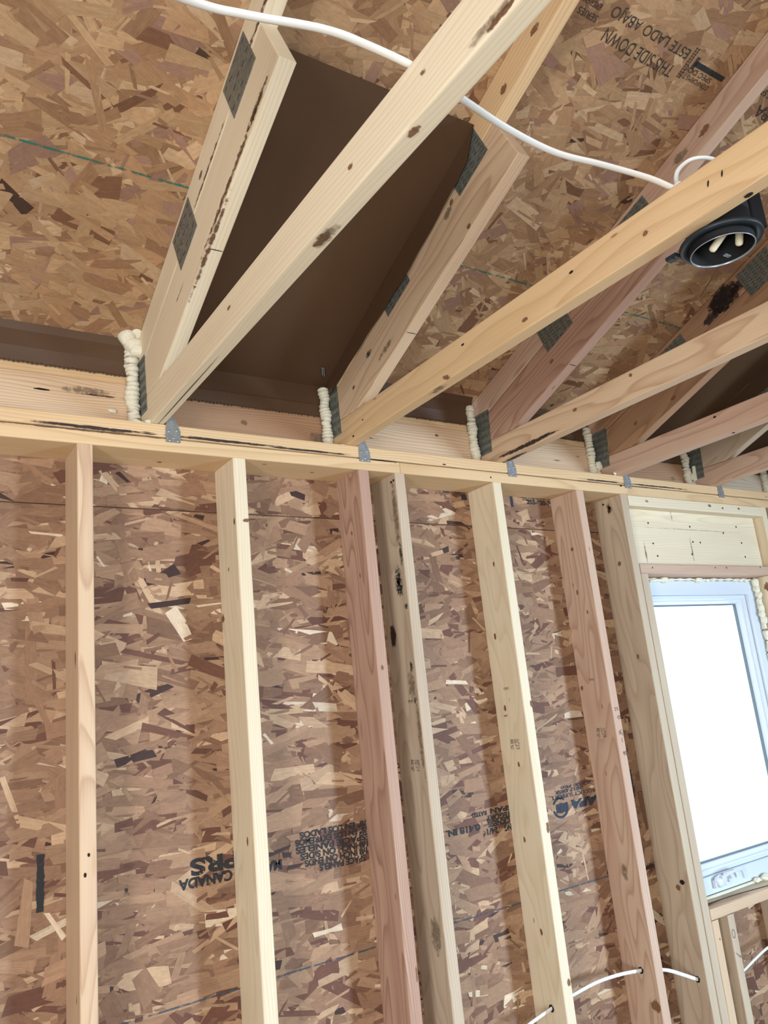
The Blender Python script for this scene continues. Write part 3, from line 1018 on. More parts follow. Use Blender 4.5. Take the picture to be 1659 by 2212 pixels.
m = MB()
frame_rect(m, 2.105, 2.902, -1.487, -0.327, 0.058, 0.080, 0.150)
m.build('window_frame', M_VINYL, win)
m = MB()
frame_rect(m, 2.164, 2.843, -1.428, -0.386, 0.014, 0.096, 0.140, 0.016)
frame_rect(m, 2.178, 2.829, -1.414, -0.400, 0.010, 0.108, 0.139, 0.014)
m.build('window_sash', M_VINYL, win)
m = MB()
frame_rect(m, 2.196, 2.811, -1.396, -0.418, 0.006, 0.128, 0.140)
m.build('gasket', M_VINYLD, win)
m = MB()
m.box(2.185, 2.822, 0.1405, 0.1445, -1.408, -0.405, 0, L=(1, 0, 0))
m.build('window_pane', M_GLASS, win)
m = MB()
m.box(2.235, 2.330, 0.066, 0.0795, -1.470, -1.442, 0.004)
m.blob((2.268, 0.068, -1.449), 0.026, sq=(1.25, 0.55, 0.8), seed=3)
m.tube([(2.262, 0.058, -1.438), (2.300, 0.050, -1.428), (2.350, 0.046, -1.424), (2.378, 0.048, -1.428)], 0.006, 10, flat=0.8)
m.tube([(2.376, 0.048, -1.428), (2.386, 0.050, -1.442), (2.392, 0.054, -1.458)], 0.0055, 10)
m.tube([(2.305, 0.05, -1.43), (2.318, 0.056, -1.445), (2.312, 0.062, -1.458)], 0.006, 10)
m.build('crank_handle', M_VINYL, win)

# foam around the window: one bead along the head, one down the right side, blobs at the sill
m = MB()
g = random.Random(5)
m.tube([(2.09 + 0.04 * i, 0.079 + g.uniform(-0.004, 0.002), -0.3205 + g.uniform(-0.002, 0.001)) for i in range(21)], lambda u: 0.005 + 0.0015 * math.sin(u * 90), 8)
for (x, r) in ((2.275, 0.017), (2.50, 0.016), (2.56, 0.010), (2.60, 0.008), (2.76, 0.010), (2.80, 0.011), (2.84, 0.011)):
    m.blob((x, 0.074, -0.324), r, sq=(1.5, 0.8, 0.7), seed=int(x * 100))
m.tube([(2.18, 0.072, -0.330), (2.215, 0.070, -0.326), (2.26, 0.070, -0.326)], 0.006, 8)
tag(m.build('foam_bead', M_FOAM), 'white foam bead with drips along the head of the window', 'foam', 'spray foam in the wall')
m = MB()
m.tube([(2.899, 0.072 + g.uniform(-0.005, 0.003), -0.325 - 0.045 * i) for i in range(26)], lambda u: 0.012 + 0.003 * math.sin(u * 70), 8)
for k in range(7):
    m.blob((2.897 + g.uniform(-0.006, 0.004), 0.066, -0.335 - 0.028 * k), 0.015 + g.uniform(-0.002, 0.004), sq=(0.9, 0.8, 1.1), seed=k)
tag(m.build('foam_bead', M_FOAM), 'lumpy white foam bead down the right side of the window', 'foam', 'spray foam in the wall')
m = MB()
for (x, r) in ((2.49, 0.016), (2.545, 0.022), (2.62, 0.018), (2.70, 0.017), (2.78, 0.018)):
    m.blob((x, 0.070, -1.489), r, sq=(1.3, 0.7, 0.62), seed=int(x * 300))
m.tube([(2.10 + 0.05 * i, 0.076, -1.494) for i in range(17)], 0.006, 8)
tag(m.build('foam_bead', M_FOAM), 'row of foam blobs squeezed out along the window sill', 'foam', 'spray foam in the wall')
m = MB()
P = []
for i in range(18):
    x = 2.093 + 0.047 * i
    P.append((x, 0.030 + 0.014 * math.sin(i * 0.5), -1.4995 + max(0, 0.006 - 0.002 * i)))
vs_ = []
for p in P:
    vs_ += [p, (p[0], 0.115, -1.4985)]
m.add(vs_, [(2 * i, 2 * i + 2, 2 * i + 3, 2 * i + 1) for i in range(17)])
m.add([(a, b, c + 0.0015) for (a, b, c) in vs_], [(2 * i, 2 * i + 2, 2 * i + 3, 2 * i + 1) for i in range(17)])
tag(m.build('sill_flashing', simple('tan_flashing', (196, 182, 156), 0.6)), 'tan strip of flashing lying on the rough sill, its front edge curling up', 'flashing')


# ================================================================== TRUSSES
def slope_pt(y, c):
    return (y, c - S * y)


def truss(x, lean, woods, label, splice=True, marks=None, rows=True):
    tr = thing('roof_truss', (x, 0.0, 0.0762), label, 'truss', 'roof trusses over the room', (0, lean, 0))
    ey, ez, ex = (0, 1, 0), (0, 0, 1), (1, 0, 0)
    zb, zt = 0.0768, 0.1651
    mk = marks or {}
    mats = lambda w: [MW[w], M_KNOT, M_BARK, M_MOLD, M_GREY, M_DARK, M_HOLE, M_GAP]

    def addmarks(m, key):
        for (face, c, d, r1, r2, mi) in mk.get(key, []):
            if face == 'x':
                m.patch((x, c[0], c[1]), (0, d[0], d[1]), (0, -d[1], d[0]), r1, r2, mi, nrm=(-1, 0, 0))
            elif face == 'z':
                m.patch((c[0], c[1], zb), (0, 1, 0), (1, 0, 0), r1, r2, mi, nrm=(0, 0, -1))
            elif face == 'e':     # on the sloping underside of the slider
                m.patch((c[0], c[1], 0.131 - S * c[1]), (0, -1, S), (1, 0, 0), r1, r2, mi, nrm=(0, -S, -1))
    Ls = (0, -1, S)
    # bottom chord runs to the other wall
    m = MB()
    m.box(x, x + T, -4.58, 0.136, zb, zt, 0.004, off=woff())
    addmarks(m, 'bottom')
    m.build('bottom_chord', mats(woods[0]), tr)
    # top chord up to the ridge
    m = MB()
    m.prism([slope_pt(0.136, RC - 0.002), slope_pt(-2.28, RC - 0.002), slope_pt(-2.28, RC - 0.0975), slope_pt(0.136, RC - 0.0975)], 0, T, (x, 0, 0), ey, ez, ex, 0.003, L=Ls, off=woff())
    addmarks(m, 'top')
    m.build('top_chord', mats(woods[1]), tr)
    # reinforcing slider under it, square cut at its upper end
    cT, cB = RC - 0.101, 0.131
    dy = 0.0625
    m = MB()
    m.prism([slope_pt(-0.806, cT), slope_pt(-0.806 - dy + 0.005, cB), (-(zt + 0.001 - cB) / S, zt + 0.001), (0.136, zt + 0.001), slope_pt(0.136, cT)], 0, T, (x, 0, 0), ey, ez, ex, 0.003, L=Ls, off=woff())
    addmarks(m, 'slider')
    m.build('slider', mats(woods[2]), tr)

    # pressed steel plates on the left face
    def plate(cy, cz, a, b, d, nm, nr, nc, skipcol=()):
        """a along direction d, b across"""
        d = np.array((0, d[0], d[1])) / math.hypot(*d)
        q = np.array((0, -d[2], d[1]))
        c = np.array((x - 0.0014, cy, cz))
        m = MB()
        P = [c + d * (sx * a / 2) + q * (sy * b / 2) for sx, sy in ((-1, -1), (1, -1), (1, 1), (-1, 1))]
        B = [p + np.array((0.0013, 0, 0)) for p in P]
        m.add(P + B, [(0, 1, 2, 3), (7, 6, 5, 4), (0, 4, 5, 1), (1, 5, 6, 2), (2, 6, 7, 3), (3, 7, 4, 0)])
        for i in range(nr):
            for j in range(nc):
                if rnd.random() < 0.06:
                    continue
                u = -a / 2 + a * (i + 0.5) / nr
                w = -b / 2 + b * (j + 0.5) / nc + (0.003 if i % 2 else -0.003)
                o_ = c + d * u + q * w + np.array((-0.0004, 0, 0))
                hl, hw = a / nr * 0.27, 0.0011
                m.quad([o_ - d * hl - q * hw, o_ + d * hl - q * hw, o_ + d * hl + q * hw, o_ - d * hl + q * hw], 1)
        return m.build(nm, [M_GALV, M_TOOTH], tr)
    r_ = 6 if rows else 5
    k_ = 9 if rows else 3
    plate(-0.690, 0.592, 0.130, 0.112, (-1, S), 'gusset_plate', r_, k_)
    plate(-0.327, 0.427 + 0.012, 0.130, 0.112, (-1, S), 'gusset_plate', r_, k_)
    plate(0.063, 0.203, 0.160, 0.076, (0, 1), 'heel_plate', 6, 10)
    return tr


dS = (-1, S)
KB = 1
tr_specs = [
    (0.1869, -0.022, ('cream', 'cream', 'cream'), 'nearest roof truss, the leftmost, with a bark streak down its heel wedge',
     {'bottom': [('z', (0.206, -0.925), None, 0.045, 0.014, 4), ('z', (0.204, -0.915), None, 0.026, 0.011, 1), ('x', (-1.39, 0.089), (1, 0), 0.05, 0.010, 4), ('x', (-1.40, 0.084), (1, 0), 0.03, 0.006, 1), ('z', (0.198, -1.20), None, 0.014, 0.008, 1), ('x', (-0.55, 0.13), (1, 0), 0.01, 0.005, 1),
                 ('x', (-1.25, 0.13), (1, 0), 0.008, 0.005, 1), ('x', (-1.05, 0.12), (1, 0), 0.008, 0.005, 1), ('z', (0.207, -0.20), None, 0.22, 0.0012, 6)],
      'top': [('x', (-0.98, 0.297 + 0.98 * S), dS, 0.30, 0.012, 2), ('x', (-0.74, 0.298 + 0.74 * S), dS, 0.10, 0.010, 2), ('x', (-0.50, 0.297 + 0.50 * S), dS, 0.14, 0.006, 2), ('x', (-0.45, 0.33 + 0.45 * S), dS, 0.014, 0.007, 1)],
      'slider': [('x', (-0.62, 0.146 + 0.62 * S), dS, 0.24, 0.010, 2), ('x', (-0.75, 0.150 + 0.75 * S), dS, 0.10, 0.011, 2), ('e', (0.189, -0.45), None, 0.20, 0.006, 2), ('x', (-0.27, 0.20 + 0.27 * S), dS, 0.05, 0.003, 2), ('e', (0.206, -0.46), None, 0.0012, 0.018, 6)]}, False),
    (0.7873, -0.012, ('gold', 'gold', 'tan'), 'roof truss second from the left, with the black light housing beside its chord',
     {'bottom': [('x', (-1.307, 0.127), (0.3, -1), 0.006, 0.0018, 6), ('x', (-1.279, 0.126), (0.3, -1), 0.006, 0.0018, 6), ('x', (-1.14, 0.112), (1, 0), 0.008, 0.006, 1), ('x', (-0.505, 0.084), (1, 0.4), 0.016, 0.007, 1), ('x', (-0.583, 0.139), (1, 0), 0.006, 0.003, 6), ('x', (-0.80, 0.10), (1, 0), 0.010, 0.005, 1), ('z', (0.80, -0.45), None, 0.04, 0.012, 4), ('z', (0.812, -1.33), None, 0.008, 0.006, 6),
                 ('x', (-0.95, 0.135), (1, 0), 0.006, 0.003, 6), ('x', (-0.1, 0.12), (1, 0), 0.005, 0.002, 6), ('x', (-0.04, 0.09), (1, 0), 0.006, 0.003, 6)],
      'top': [('x', (-0.973, 0.330 + 0.973 * S), dS, 0.016, 0.011, 1), ('x', (-0.852, 0.318 + 0.852 * S), dS, 0.014, 0.010, 1)],
      'slider': [('x', (-0.618, 0.262 + 0.618 * S), dS, 0.010, 0.008, 1), ('x', (-0.60, 0.25 + 0.60 * S), dS, 0.022, 0.014, 4), ('x', (-0.667, 0.142 + 0.667 * S), dS, 0.009, 0.007, 1), ('x', (-0.17, 0.23 + 0.17 * S), dS, 0.022, 0.012, 3), ('x', (-0.26, 0.17 + 0.26 * S), dS, 0.05, 0.010, 4), ('e', (0.806, -0.36), None, 0.0012, 0.018, 6), ('x', (-0.07, 0.2355), dS, 0.008, 0.006, 1)]}, True),
    (1.3962, 0.055, ('tan', 'pink', 'rose'), 'roof truss third from the left, with a reddish heel wedge',
     {'bottom': [('x', (-0.595, 0.149), (1, 0), 0.008, 0.006, 1), ('x', (-0.371, 0.127), (1, 0), 0.010, 0.006, 1), ('x', (-0.15, 0.088), (1, 0), 0.14, 0.008, 5), ('z', (1.42, -0.06), None, 0.06, 0.010, 5)],
      'top': [('x', (-0.868, 0.44 + 0.868 * S - 0.1), dS, 0.03, 0.016, 4), ('x', (-0.95, 0.33 + 0.95 * S), dS, 0.02, 0.012, 1)],
      'slider': [('e', (1.415, -0.37), None, 0.0012, 0.018, 6), ('x', (-0.3, 0.2 + 0.3 * S), dS, 0.01, 0.006, 1)]}, True),
    (2.0043, 0.095, ('pink', 'brown', 'brown'), 'roof truss fourth from the left, with a black stain on its top chord',
     {'top': [('x', (-0.555, 0.332 + 0.555 * S), dS, 0.065, 0.048, 5), ('x', (-0.545, 0.335 + 0.545 * S), dS, 0.06, 0.045, 5), ('x', (-0.62, 0.325 + 0.62 * S), dS, 0.05, 0.02, 5), ('x', (-0.50, 0.31 + 0.50 * S), dS, 0.04, 0.02, 5)],
      'slider': [('x', (-0.12, 0.20 + 0.12 * S), dS, 0.010, 0.007, 1), ('x', (-0.3, 0.16 + 0.3 * S), dS, 0.012, 0.008, 1), ('x', (0.02, 0.18), dS, 0.014, 0.006, 4)],
      'bottom': [('x', (-0.45, 0.15), (1, 0), 0.006, 0.004, 6), ('z', (2.02, -0.5), None, 0.005, 0.005, 6)]}, True),
    (2.6132, 0.075, ('pink', 'tan', 'grey'), 'roof truss fifth from the left, its heel near the right picture edge', {}, True),
    (3.2220, 0.05, ('grey', 'tan', 'tan'), 'roof truss farthest right, only its foamed heel showing at the picture edge', {}, True),
]
XT = []
for (x, lean, wds, lab, mk, rows) in tr_specs:
    truss(x, lean, wds, lab, marks=mk, rows=rows)
    XT.append(x)

# ------------------------------------------------------------------ blocking between the truss heels
GB = 'blocking boards between the truss heels'
bays = [(-0.62, XT[0], 'tan', 'knotty blocking board left of the nearest truss, under the short brown baffle'),
        (XT[0] + T, XT[1], 'brown', 'blocking board below the large brown baffle between the two nearest trusses'),
        (XT[1] + T, XT[2], 'tan', 'blocking board between the second and third truss heels'),
        (XT[2] + T, XT[3], 'tan', 'blocking board between the third and fourth truss heels'),
        (XT[3] + T, XT[4], 'brown', 'blocking board between the fourth and fifth truss heels'),
        (XT[4] + T, XT[5], 'grey', 'blocking board between the two trusses farthest right')]
bmk = [[('Y', (-0.065, 0.176), 0.02, 0.003, 6), ('Y', (0.05, 0.186), 0.07, 0.014, 4), ('Y', (0.085, 0.178), 0.075, 0.0035, 2)], [('Y', (0.497, 0.150), 0.012, 0.008, 1), ('Y', (0.74, 0.13), 0.03, 0.02, 4)],
       [('Y', (0.95, 0.15), 0.03, 0.003, 2), ('Y', (1.22, 0.19), 0.01, 0.006, 1)], [('Y', (1.8, 0.15), 0.03, 0.003, 4)], [('Y', (2.5, 0.13), 0.02, 0.012, 4)], []]
for i, (a, b, wd, lab) in enumerate(bays):
    o = board('blocking_board', wd, a + 0.0015, b - 0.0015, 0.1016, D - 0.0035, 0.0768, 0.2225, lab, 'blocking', GB, bmk[i])
    o['_o'] = [o.location[0], o.location[1], o.location[2] - Z0]
    if i in (0, 2, 3):
        m = MB()
        m.box(a + 0.0015, b - 0.0015, 0.1085, D - 0.0035, 0.2235, 0.2540, 0.003, off=woff())
        m.build('upper_strip', [MW['gold']], o)

# ------------------------------------------------------------------ cardboard baffles
GF = 'brown baffles at the eave'


def sheet(m, rows, th=0.0016):
    """a folded sheet: rows of points, each row a crease; slight thickness"""
    n = len(rows[0])
    vs_ = [p for r in rows for p in r]
    fs_ = [(i * n + j, i * n + j + 1, (i + 1) * n + j + 1, (i + 1) * n + j) for i in range(len(rows) - 1) for j in range(n - 1)]
    k = len(vs_)
    m.add(vs_, fs_)
    up = [(p[0], p[1] + th * 0.5, p[2] + th) for p in vs_]
    m.add(up, fs_)
    for i in range(len(rows) - 1):
        for j in (0, n - 1):
            a, b = vs_[i * n + j], vs_[(i + 1) * n + j]
            m.quad([a, b, up[(i + 1) * n + j], up[i * n + j]])


def serrate(m, a, b, y, z):
    """torn tooth edge along the stapled lower rim"""
    n = int((b - a) / 0.011)
    for i in range(n):
        x = a + (b - a) * (i + 0.5) / n
        m.blob((x, y - 0.001, z + rnd.uniform(-0.0015, 0.0015)), 0.0042, sq=(0.9, 0.5, 0.9), n=4, amp=0)


short = [(0, 'short brown baffle closing the eave left of the nearest truss'), (2, 'short brown baffle between the second and third trusses'), (3, 'short brown baffle between the third and fourth trusses')]
for i, lab in short:
    a, b = bays[i][0] + 0.004, bays[i][1] - 0.004
    m = MB()
    xs = [a + (b - a) * q / 4 for q in range(5)]
    bend = [0, 0.003, 0.004, 0.003, 0]
    sheet(m, [[(x, 0.103, 0.246) for x in xs], [(x, 0.096 - bend[q], 0.285) for q, x in enumerate(xs)], [(x, 0.0905, 0.330) for x in xs], [(x, 0.080, RC - S * 0.080 - 0.003) for x in xs]])
    serrate(m, a + 0.01, b - 0.01, 0.102, 0.246)
    tag(m.build('eave_baffle', M_CARD), lab, 'baffle', GF)
longb = [(1, 'long brown baffle lining the roof between the two nearest trusses'), (4, 'long dark baffle lining the roof between the fourth and fifth trusses'), (5, 'long dark baffle lining the roof right of the fifth truss')]
for i, lab in longb:
    a, b = bays[i][0] + 0.003, bays[i][1] - 0.003
    o = thing('eave_baffle', ((a + b) / 2, 0.10, 0.2), lab, 'baffle', GF)
    leanL = tr_specs[i - 1][1]
    leanR = tr_specs[i][1]
    xa = lambda z: a + (z - 0.0762) * math.tan(leanL) + 0.0
    xb = lambda z: b + (z - 0.0762) * math.tan(leanR) - 0.0
    c = 0.347

    def row(y, z, n=6):
        return [(xa(z) + (xb(z) - xa(z)) * q / (n - 1), y, z) for q in range(n)]
    m = MB()
    rows = [row(0.0985, 0.200), row(0.0955, 0.238), row(0.097, 0.243), row(0.100, c - S * 0.100)]
    rows += [row(y, c - S * y + 0.004 * math.sin((0.1 - y) * 3.7) ** 2) for y in (0.0, -0.15, -0.3, -0.45, -0.6, -0.742)]
    sheet(m, rows)
    serrate(m, xa(0.2) + 0.03, xb(0.2) - 0.02, 0.0985, 0.2005)
    m.build('panel', M_CARD, o)
    for side in (0, 1):
        m = MB()
        n = 22
        R1, R2 = [], []
        for q in range(n):
            y = 0.098 - 0.84 * q / (n - 1)
            z1 = c - S * y
            z2 = (float(np.interp(y, [-0.742, -0.715, -0.62, -0.40, 0.05], [0.342, 0.288, 0.276, 0.264, 0.290])) if side else 0.29) - S * y + 0.002 * math.sin(q * 1.9)
            f = (lambda z: xb(z) - 0.0015) if side else (lambda z: xa(z) + 0.0015)
            R1.append((f(z1), y, z1))
            R2.append((f(z2) + (-0.002 if side else 0.002), y, z2))
        sheet(m, [R1, R2], 0.0008)
        m.build('side_flap', M_CARD, o)
# wood splinter / staple bits on the long baffle
m = MB()
m.tube([(0.735, 0.022, 0.333), (0.742, 0.034, 0.327), (0.748, 0.046, 0.320)], 0.0022, 6)
m.tube([(0.741, 0.022, 0.332), (0.749, 0.036, 0.325), (0.757, 0.050, 0.318)], 0.0018, 6)
tag(m.build('staple', M_RIM), 'bright staple in the long brown baffle above the second foam bead', 'staple')

# ------------------------------------------------------------------ spray foam at the heels
foam_spec = [
    (0.1869, 0.022, 0.088, 0.078, 0.345, 'tall foam bead with a bulbous top at the nearest truss heel', 'big'),
    (0.7873, 0.019, 0.082, 0.078, 0.292, 'slim ribbed foam bead at the second truss heel', 'slim'),
    (1.3962, 0.020, 0.090, 0.078, 0.315, 'foam bead at the third truss heel', 'slim'),
    (2.0043, 0.022, 0.088, 0.078, 0.300, 'foam bead with a side drip at the fourth truss heel', 'drip'),
    (2.6132, 0.022, 0.088, 0.078, 0.275, 'foam bead broken into two lumps at the fifth truss heel', 'two'),
    (3.2220, 0.024, 0.088, 0.078, 0.270, 'foam bead at the farthest right truss heel, at the picture edge', 'drip')]
for i, (x, dx, y, z0, z1, lab, sty) in enumerate(foam_spec):
    m = MB()
    g = random.Random(40 + i)
    n = 15
    pts = [(x - dx + g.uniform(-0.0025, 0.0025) + 0.008 * (0 if sty != 'big' else (q / n - 0.5)) * -1, y + g.uniform(-0.002, 0.002), z0 + (z1 - z0) * q / n) for q in range(n + 1)]
    base = 0.0160 if sty != 'big' else 0.0175
    ph = g.uniform(0, 6)
    m.tube(pts, lambda u: base * (1 + 0.10 * math.sin(u * 120 + ph) + 0.12 * math.sin(u * 17 + ph)) * (0.75 if u > 0.97 else 1), 14)
    if sty == 'big':
        m.blob((x - 0.013, 0.070, 0.372), 0.026, sq=(1.05, 1, 0.9), seed=1, amp=0.06)
        m.blob((x - 0.038, 0.074, 0.352), 0.025, sq=(0.95, 1, 1.1), seed=2, amp=0.06)
        m.blob((x - 0.020, 0.072, 0.328), 0.024, sq=(1.2, 1, 0.9), seed=3, amp=0.06)
        m.blob((x - 0.008, 0.068, 0.312), 0.021, sq=(1.2, 1, 0.9), seed=4, amp=0.06)
        m.blob((x - 0.010, 0.040, 0.082), 0.012, sq=(2.0, 1.2, 0.7), seed=5)
        m.blob((x + 0.006, 0.014, 0.083), 0.010, sq=(1.8, 1.0, 0.7), seed=6)
        m.blob((x - 0.03, 0.020, 0.081), 0.008, sq=(2.2, 1.0, 0.6), seed=8)
    if sty == 'slim' and i == 1:
        m.blob((x - 0.002, 0.020, 0.079), 0.008, sq=(1.9, 1.0, 0.6), seed=7)
    if sty in ('drip', 'two'):
        m.blob((x - 0.006, 0.070, 0.135), 0.013, sq=(1.2, 0.8, 1.4), seed=9 + i)
        m.blob((x - 0.016, 0.072, 0.100), 0.013, sq=(1.2, 0.8, 1.2), seed=19 + i)
    if sty == 'two':
        m.tube([(x - 0.004, 0.066, 0.12), (x - 0.003, 0.066, 0.15), (x + 0.001, 0.066, 0.185)], 0.0085, 8)
        m.blob((x - 0.010, 0.078, 0.268), 0.018, sq=(1.2, 0.9, 0.9), seed=31)
    tag(m.build('foam_bead', M_FOAM), lab, 'foam', 'spray foam in the wall')
# crumbs of foam
for k, (c, r, lab) in enumerate((((0.112, 0.098, 0.137), 0.009, 'small foam crumb stuck on the knotty blocking board'), ((0.236 - 0.022, -0.004, 0.0765 + 0.020), 0.007, 'small foam crumb on the nearest chord just above the plate'),
                                 ((2.002, 0.002, 0.0835), 0.009, 'small foam crumb on the plate by the fourth truss'))):
    m = MB()
    m.blob(c, r, sq=(1.3, 0.7, 0.7), seed=60 + k, n=8, amp=0.25)
    tag(m.build('foam_crumb', M_FOAM), lab, 'foam', 'spray foam in the wall')

# ------------------------------------------------------------------ hurricane ties
ties = [(0.2265, 'galvanized tie below the nearest truss, dusted with foam bits'), (0.8275, 'galvanized tie below the second truss'), (1.4365, 'galvanized tie below the third truss'),
        (2.0445, 'galvanized tie below the fourth truss'), (2.6535, 'galvanized tie below the fifth truss'), (3.2605, 'galvanized tie below the farthest right truss')]
for k, (x, lab) in enumerate(ties):
    o = thing('truss_tie', (x, -0.002, 0.026), lab, 'metal tie', 'galvanized ties on the top plate')
    m = MB()
    F = [(x - 0.002, -0.0022, 0.026), (x + 0.037, -0.0022, 0.026), (x + 0.038, -0.0022, 0.058), (x + 0.030, -0.0022, 0.078), (x + 0.020, -0.0026, 0.100),
         (x + 0.006, -0.0035, 0.122), (x + 0.0005, -0.0035, 0.120), (x + 0.0005, -0.0022, 0.085), (x - 0.002, -0.0022, 0.060)]
    n = len(F)
    Bk = [(a, b + 0.0014, c) for (a, b, c) in F]
    m.add(F + Bk, [tuple(range(n)), tuple(range(n, 2 * n))[::-1]] + [(i, (i + 1) % n, n + (i + 1) % n, n + i) for i in range(n)])
    m.build('strap', M_TIE, o)
    m = MB()
    P = [(x - 0.0002, -0.003, 0.080), (x - 0.0002, 0.040, 0.080), (x - 0.0002, 0.040, 0.150), (x - 0.0002, -0.003, 0.130)]
    m.add(P + [(a + 0.0013, b, c) for a, b, c in P], [(0, 1, 2, 3), (7, 6, 5, 4), (0, 4, 5, 1), (1, 5, 6, 2), (2, 6, 7, 3), (3, 7, 4, 0)])
    m.build('side_wing', M_TIE, o)
    for (dx, dz) in ((0.006, 0.056), (0.027, 0.060), (0.018, 0.038), (0.008, 0.031), (0.029, 0.031)):
        m = MB()
        m.blob((x + dx, -0.0030, dz), 0.0036, sq=(1, 0.55, 1), n=6, amp=0)
        m.build('nail_head', M_TIE, o)

# ================================================================== CABLES AND LIGHTS
ZC = 0.1690
m = MB()
m.tube([(-1.0, -1.10, 0.1695), (-0.6, -1.135, 0.178), (-0.36, -1.152, 0.180), (-0.122, -1.171, 0.176), (-0.047, -1.186, 0.1745), (0.054, -1.215, 0.172), (0.123, -1.221, ZC + 0.001), (0.207, -1.219, ZC), (0.308, -1.199, 0.172),
        (0.415, -1.180, 0.175), (0.526, -1.173, 0.176), (0.625, -1.188, 0.175), (0.730, -1.204, 0.171), (0.800, -1.206, ZC), (0.822, -1.207, ZC), (0.842, -1.214, 0.1705), (0.852, -1.224, 0.1735)], 0.0068, 12, flat=0.5, sub=8)
tag(m.build('electrical_cable', M_CABLE), 'flat white cable draped across the bottom chords near the ceiling', 'cable')
m = MB()
m.tube([(0.846, -1.193, 0.176), (0.828, -1.198, 0.186), (0.812, -1.208, 0.196), (0.805, -1.221, 0.203), (0.806, -1.243, 0.206), (0.820, -1.258, 0.206), (0.842, -1.268, 0.203), (0.868, -1.272, 0.196), (0.886, -1.262, 0.190)], 0.0046, 12, flat=0.7, sub=8)
tag(m.build('electrical_cable', M_CABLE), 'short white cable loop rising over the second chord to the light housing', 'cable')
m = MB()
m.box(0.800, 0.820, -1.222, -1.206, 0.1655, 0.1765, 0.003)
tag(m.build('cable_staple', M_CABLE), 'small white cable staple on top of the second chord', 'staple')
m = MB()
pts = [(1.10, 0.05, -1.690), (1.20, 0.055, -1.662), (1.262, 0.058, -1.645), (1.359, 0.060, -1.629), (1.380, 0.062, -1.626), (1.462, 0.062, -1.617), (1.56, 0.061, -1.609), (1.66, 0.060, -1.612), (1.765, 0.059, -1.624), (1.785, 0.058, -1.627),
       (1.88, 0.052, -1.650), (1.95, 0.044, -1.680), (2.008, 0.037, -1.706), (2.10, 0.045, -1.735), (2.20, 0.055, -1.762), (2.295, 0.060, -1.753), (2.38, 0.060, -1.732), (2.461, 0.060, -1.716), (2.60, 0.060, -1.705), (2.75, 0.06, -1.71)]
m.tube(pts, 0.0062, 12, flat=0.55, up=(0, 1, 0.3), sub=6)
tag(m.build('electrical_cable', M_CABLE), 'white cable threaded through drilled holes low in the right studs', 'cable')
# drilled holes with torn grain where the cable passes
for (o, x, y, z) in ((stud_o[4], XS[4], 0.060, -1.629), (stud_o[5], XS[5], 0.059, -1.624), (king, 2.008, 0.037, -1.706)):
    o['_o'] = [o.location[0], o.location[1], o.location[2] - Z0]
    m = MB()
    m.patch((x, y, z), (0, 1, 0), (0, 0, 1), 0.0105, 0.0105, 0, jit=0.05, lift=0.0009, nrm=(-1, 0, 0))
    for k in range(6):
        w = k * 1.05 + 0.3
        m.tube([(x - 0.001, y + 0.010 * math.cos(w), z + 0.010 * math.sin(w)), (x - 0.004, y + 0.016 * math.cos(w), z + 0.020 * math.sin(w))], 0.0011, 5, 1, sub=2)
    m.build('drilled_hole', [M_HOLE, MW['cream']], o)


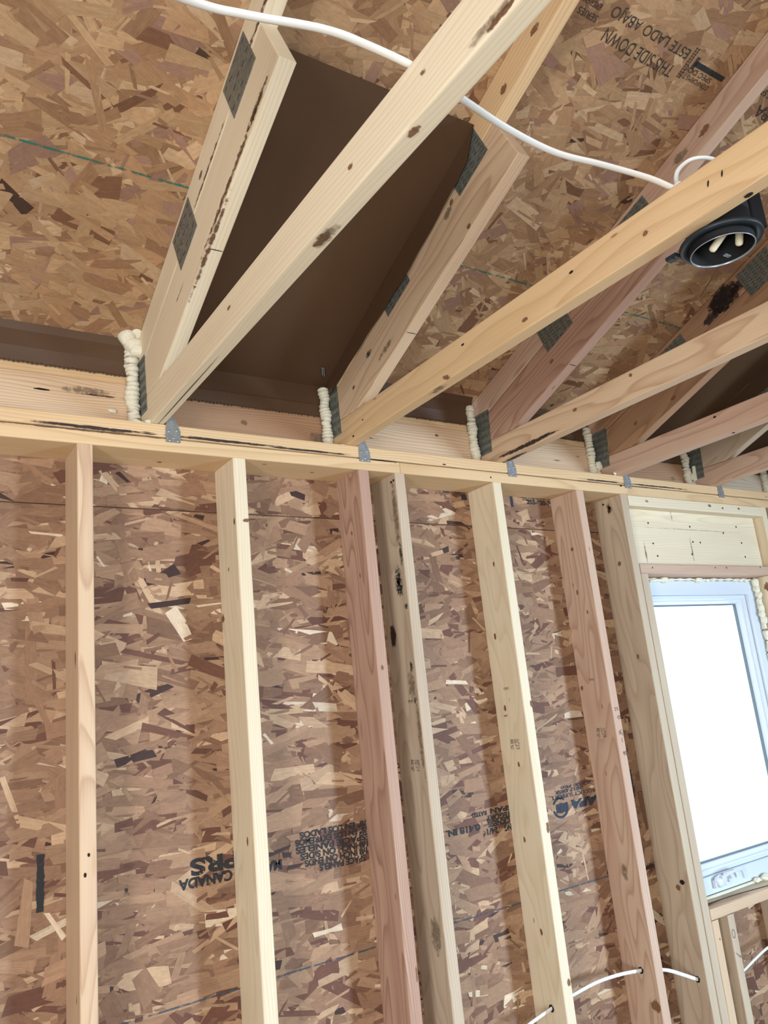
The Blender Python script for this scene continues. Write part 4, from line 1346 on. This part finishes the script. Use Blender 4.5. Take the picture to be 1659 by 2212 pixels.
def can_light(cx, cy, label, wires=True):
    zc = 0.0670
    o = thing('light_housing', (cx, cy, zc), label, 'recessed light', 'recessed light housings')
    m = MB()
    m.lathe([(0.0585, 0.008), (0.0585, 0.0), (0.0725, 0.0), (0.0745, 0.0012), (0.0750, 0.004), (0.0742, 0.0075), (0.0600, 0.0085), (0.0585, 0.008)], (cx, cy, zc), 56)
    m.build('flange', M_BLACK, o)
    m = MB()
    m.lathe([(0.0, 0.092), (0.0545, 0.092), (0.0550, 0.060), (0.0553, 0.045), (0.0588, 0.045), (0.0588, 0.110), (0.050, 0.118), (0.0, 0.118)], (cx, cy, zc), 48)
    m.build('housing', M_BLACKIN, o)
    m = MB()
    m.lathe([(0.0562, 0.060), (0.0562, -0.0135), (0.0580, -0.0135), (0.0584, 0.002), (0.0584, 0.060)], (cx, cy, zc), 56)
    m.build('collar', M_BLACKIN, o)
    m = MB()
    m.lathe([(0.0560, -0.0115), (0.0561, -0.0142), (0.0570, -0.0150), (0.0580, -0.0142), (0.0580, -0.0125), (0.0560, -0.0115)], (cx, cy, zc), 56)
    m.build('rim', M_RIM, o)
    m = MB()
    m.box(cx + 0.028, cx + 0.075, cy - 0.055, cy - 0.01, zc + 0.025, zc + 0.125, 0.004)
    m.build('junction_box', M_BLACKIN, o)
    m = MB()
    m.box(cx - 0.052, cx - 0.034, cy + 0.064, cy + 0.086, zc - 0.001, zc + 0.007, 0.002)
    m.box(cx - 0.056, cx - 0.046, cy + 0.070, cy + 0.082, zc - 0.004, zc + 0.003, 0.002)
    m.build('mounting_clip', M_BLACK, o)
    if not wires:
        return o
    for (p0, p1) in (((cx - 0.004, cy - 0.016, zc + 0.018), (cx - 0.006, cy + 0.020, zc - 0.006)), ((cx + 0.016, cy - 0.034, zc + 0.028), (cx + 0.030, cy - 0.016, zc - 0.006))):
        p0, p1 = np.array(p0), np.array(p1)
        m = MB()
        m.tube([p0, (p0 + p1) / 2, p1], lambda u: 0.0072 * (1 if u < 0.8 else math.sqrt(max(0.02, 1 - ((u - 0.8) / 0.2) ** 2))), 12, sub=8)
        w = m.build('wire_connector', M_NUT, o)
        m = MB()
        d = (p1 - p0) / np.linalg.norm(p1 - p0)
        m.tube([p0 - d * 0.010, p0 - d * 0.002, p0 + d * 0.006], 0.0085, 8)
        c_ = m.build('connector_cap', M_MAG, w)
    m = MB()
    m.tube([(cx - 0.03, cy + 0.01, zc + 0.04), (cx - 0.036, cy - 0.0, zc + 0.022), (cx - 0.024, cy - 0.012, zc + 0.02), (cx - 0.018, cy - 0.02, zc + 0.045)], 0.0026, 8)
    m.build('white_wire', M_CABLE, o)
    m = MB()
    m.tube([(cx + 0.012, cy - 0.038, zc + 0.055), (cx + 0.016, cy - 0.048, zc + 0.03), (cx + 0.026, cy - 0.044, zc + 0.018), (cx + 0.026, cy - 0.034, zc + 0.03)], 0.0024, 8)
    m.build('white_wire', M_CABLE, o)
    m = MB()
    m.tube([(cx - 0.018, cy - 0.008, zc + 0.04), (cx - 0.004, cy - 0.022, zc + 0.05), (cx + 0.010, cy - 0.036, zc + 0.052)], 0.0012, 6)
    m.build('red_wire', simple('dark_red_wire', (130, 30, 34), 0.5), o)
    m = MB()
    m.box(cx + 0.034, cx + 0.048, cy + 0.012, cy + 0.020, zc - 0.006, zc - 0.003, 0.001)
    m.build('spring_clip', M_RIM, o)
    return o


can_light(0.8895, -1.2215, 'black round light housing with loose wire connectors, right of the second chord')
can_light(-0.361, -1.249, 'black round light housing cut off at the top left picture corner', False)

# ------------------------------------------------------------------ stray nails in the studs
for (p0, p1, lab) in (((1.3967, 0.030, -0.523), (1.4120, 0.028, -0.522), 'nail poking from the right side of the fifth wall stud'),
                      ((1.3586, 0.085, -0.775), (1.3480, 0.083, -0.776), 'bent nail on the left face of the fifth wall stud')):
    m = MB()
    m.tube([p0, tuple((a + b) / 2 for a, b in zip(p0, p1)), p1], 0.0016, 8, sub=3)
    m.blob(p1, 0.0034, n=6, amp=0)
    tag(m.build('nail', M_GALV), lab, 'nail')

for o in bpy.data.objects:
    if '_o' in o.keys():
        del o['_o']
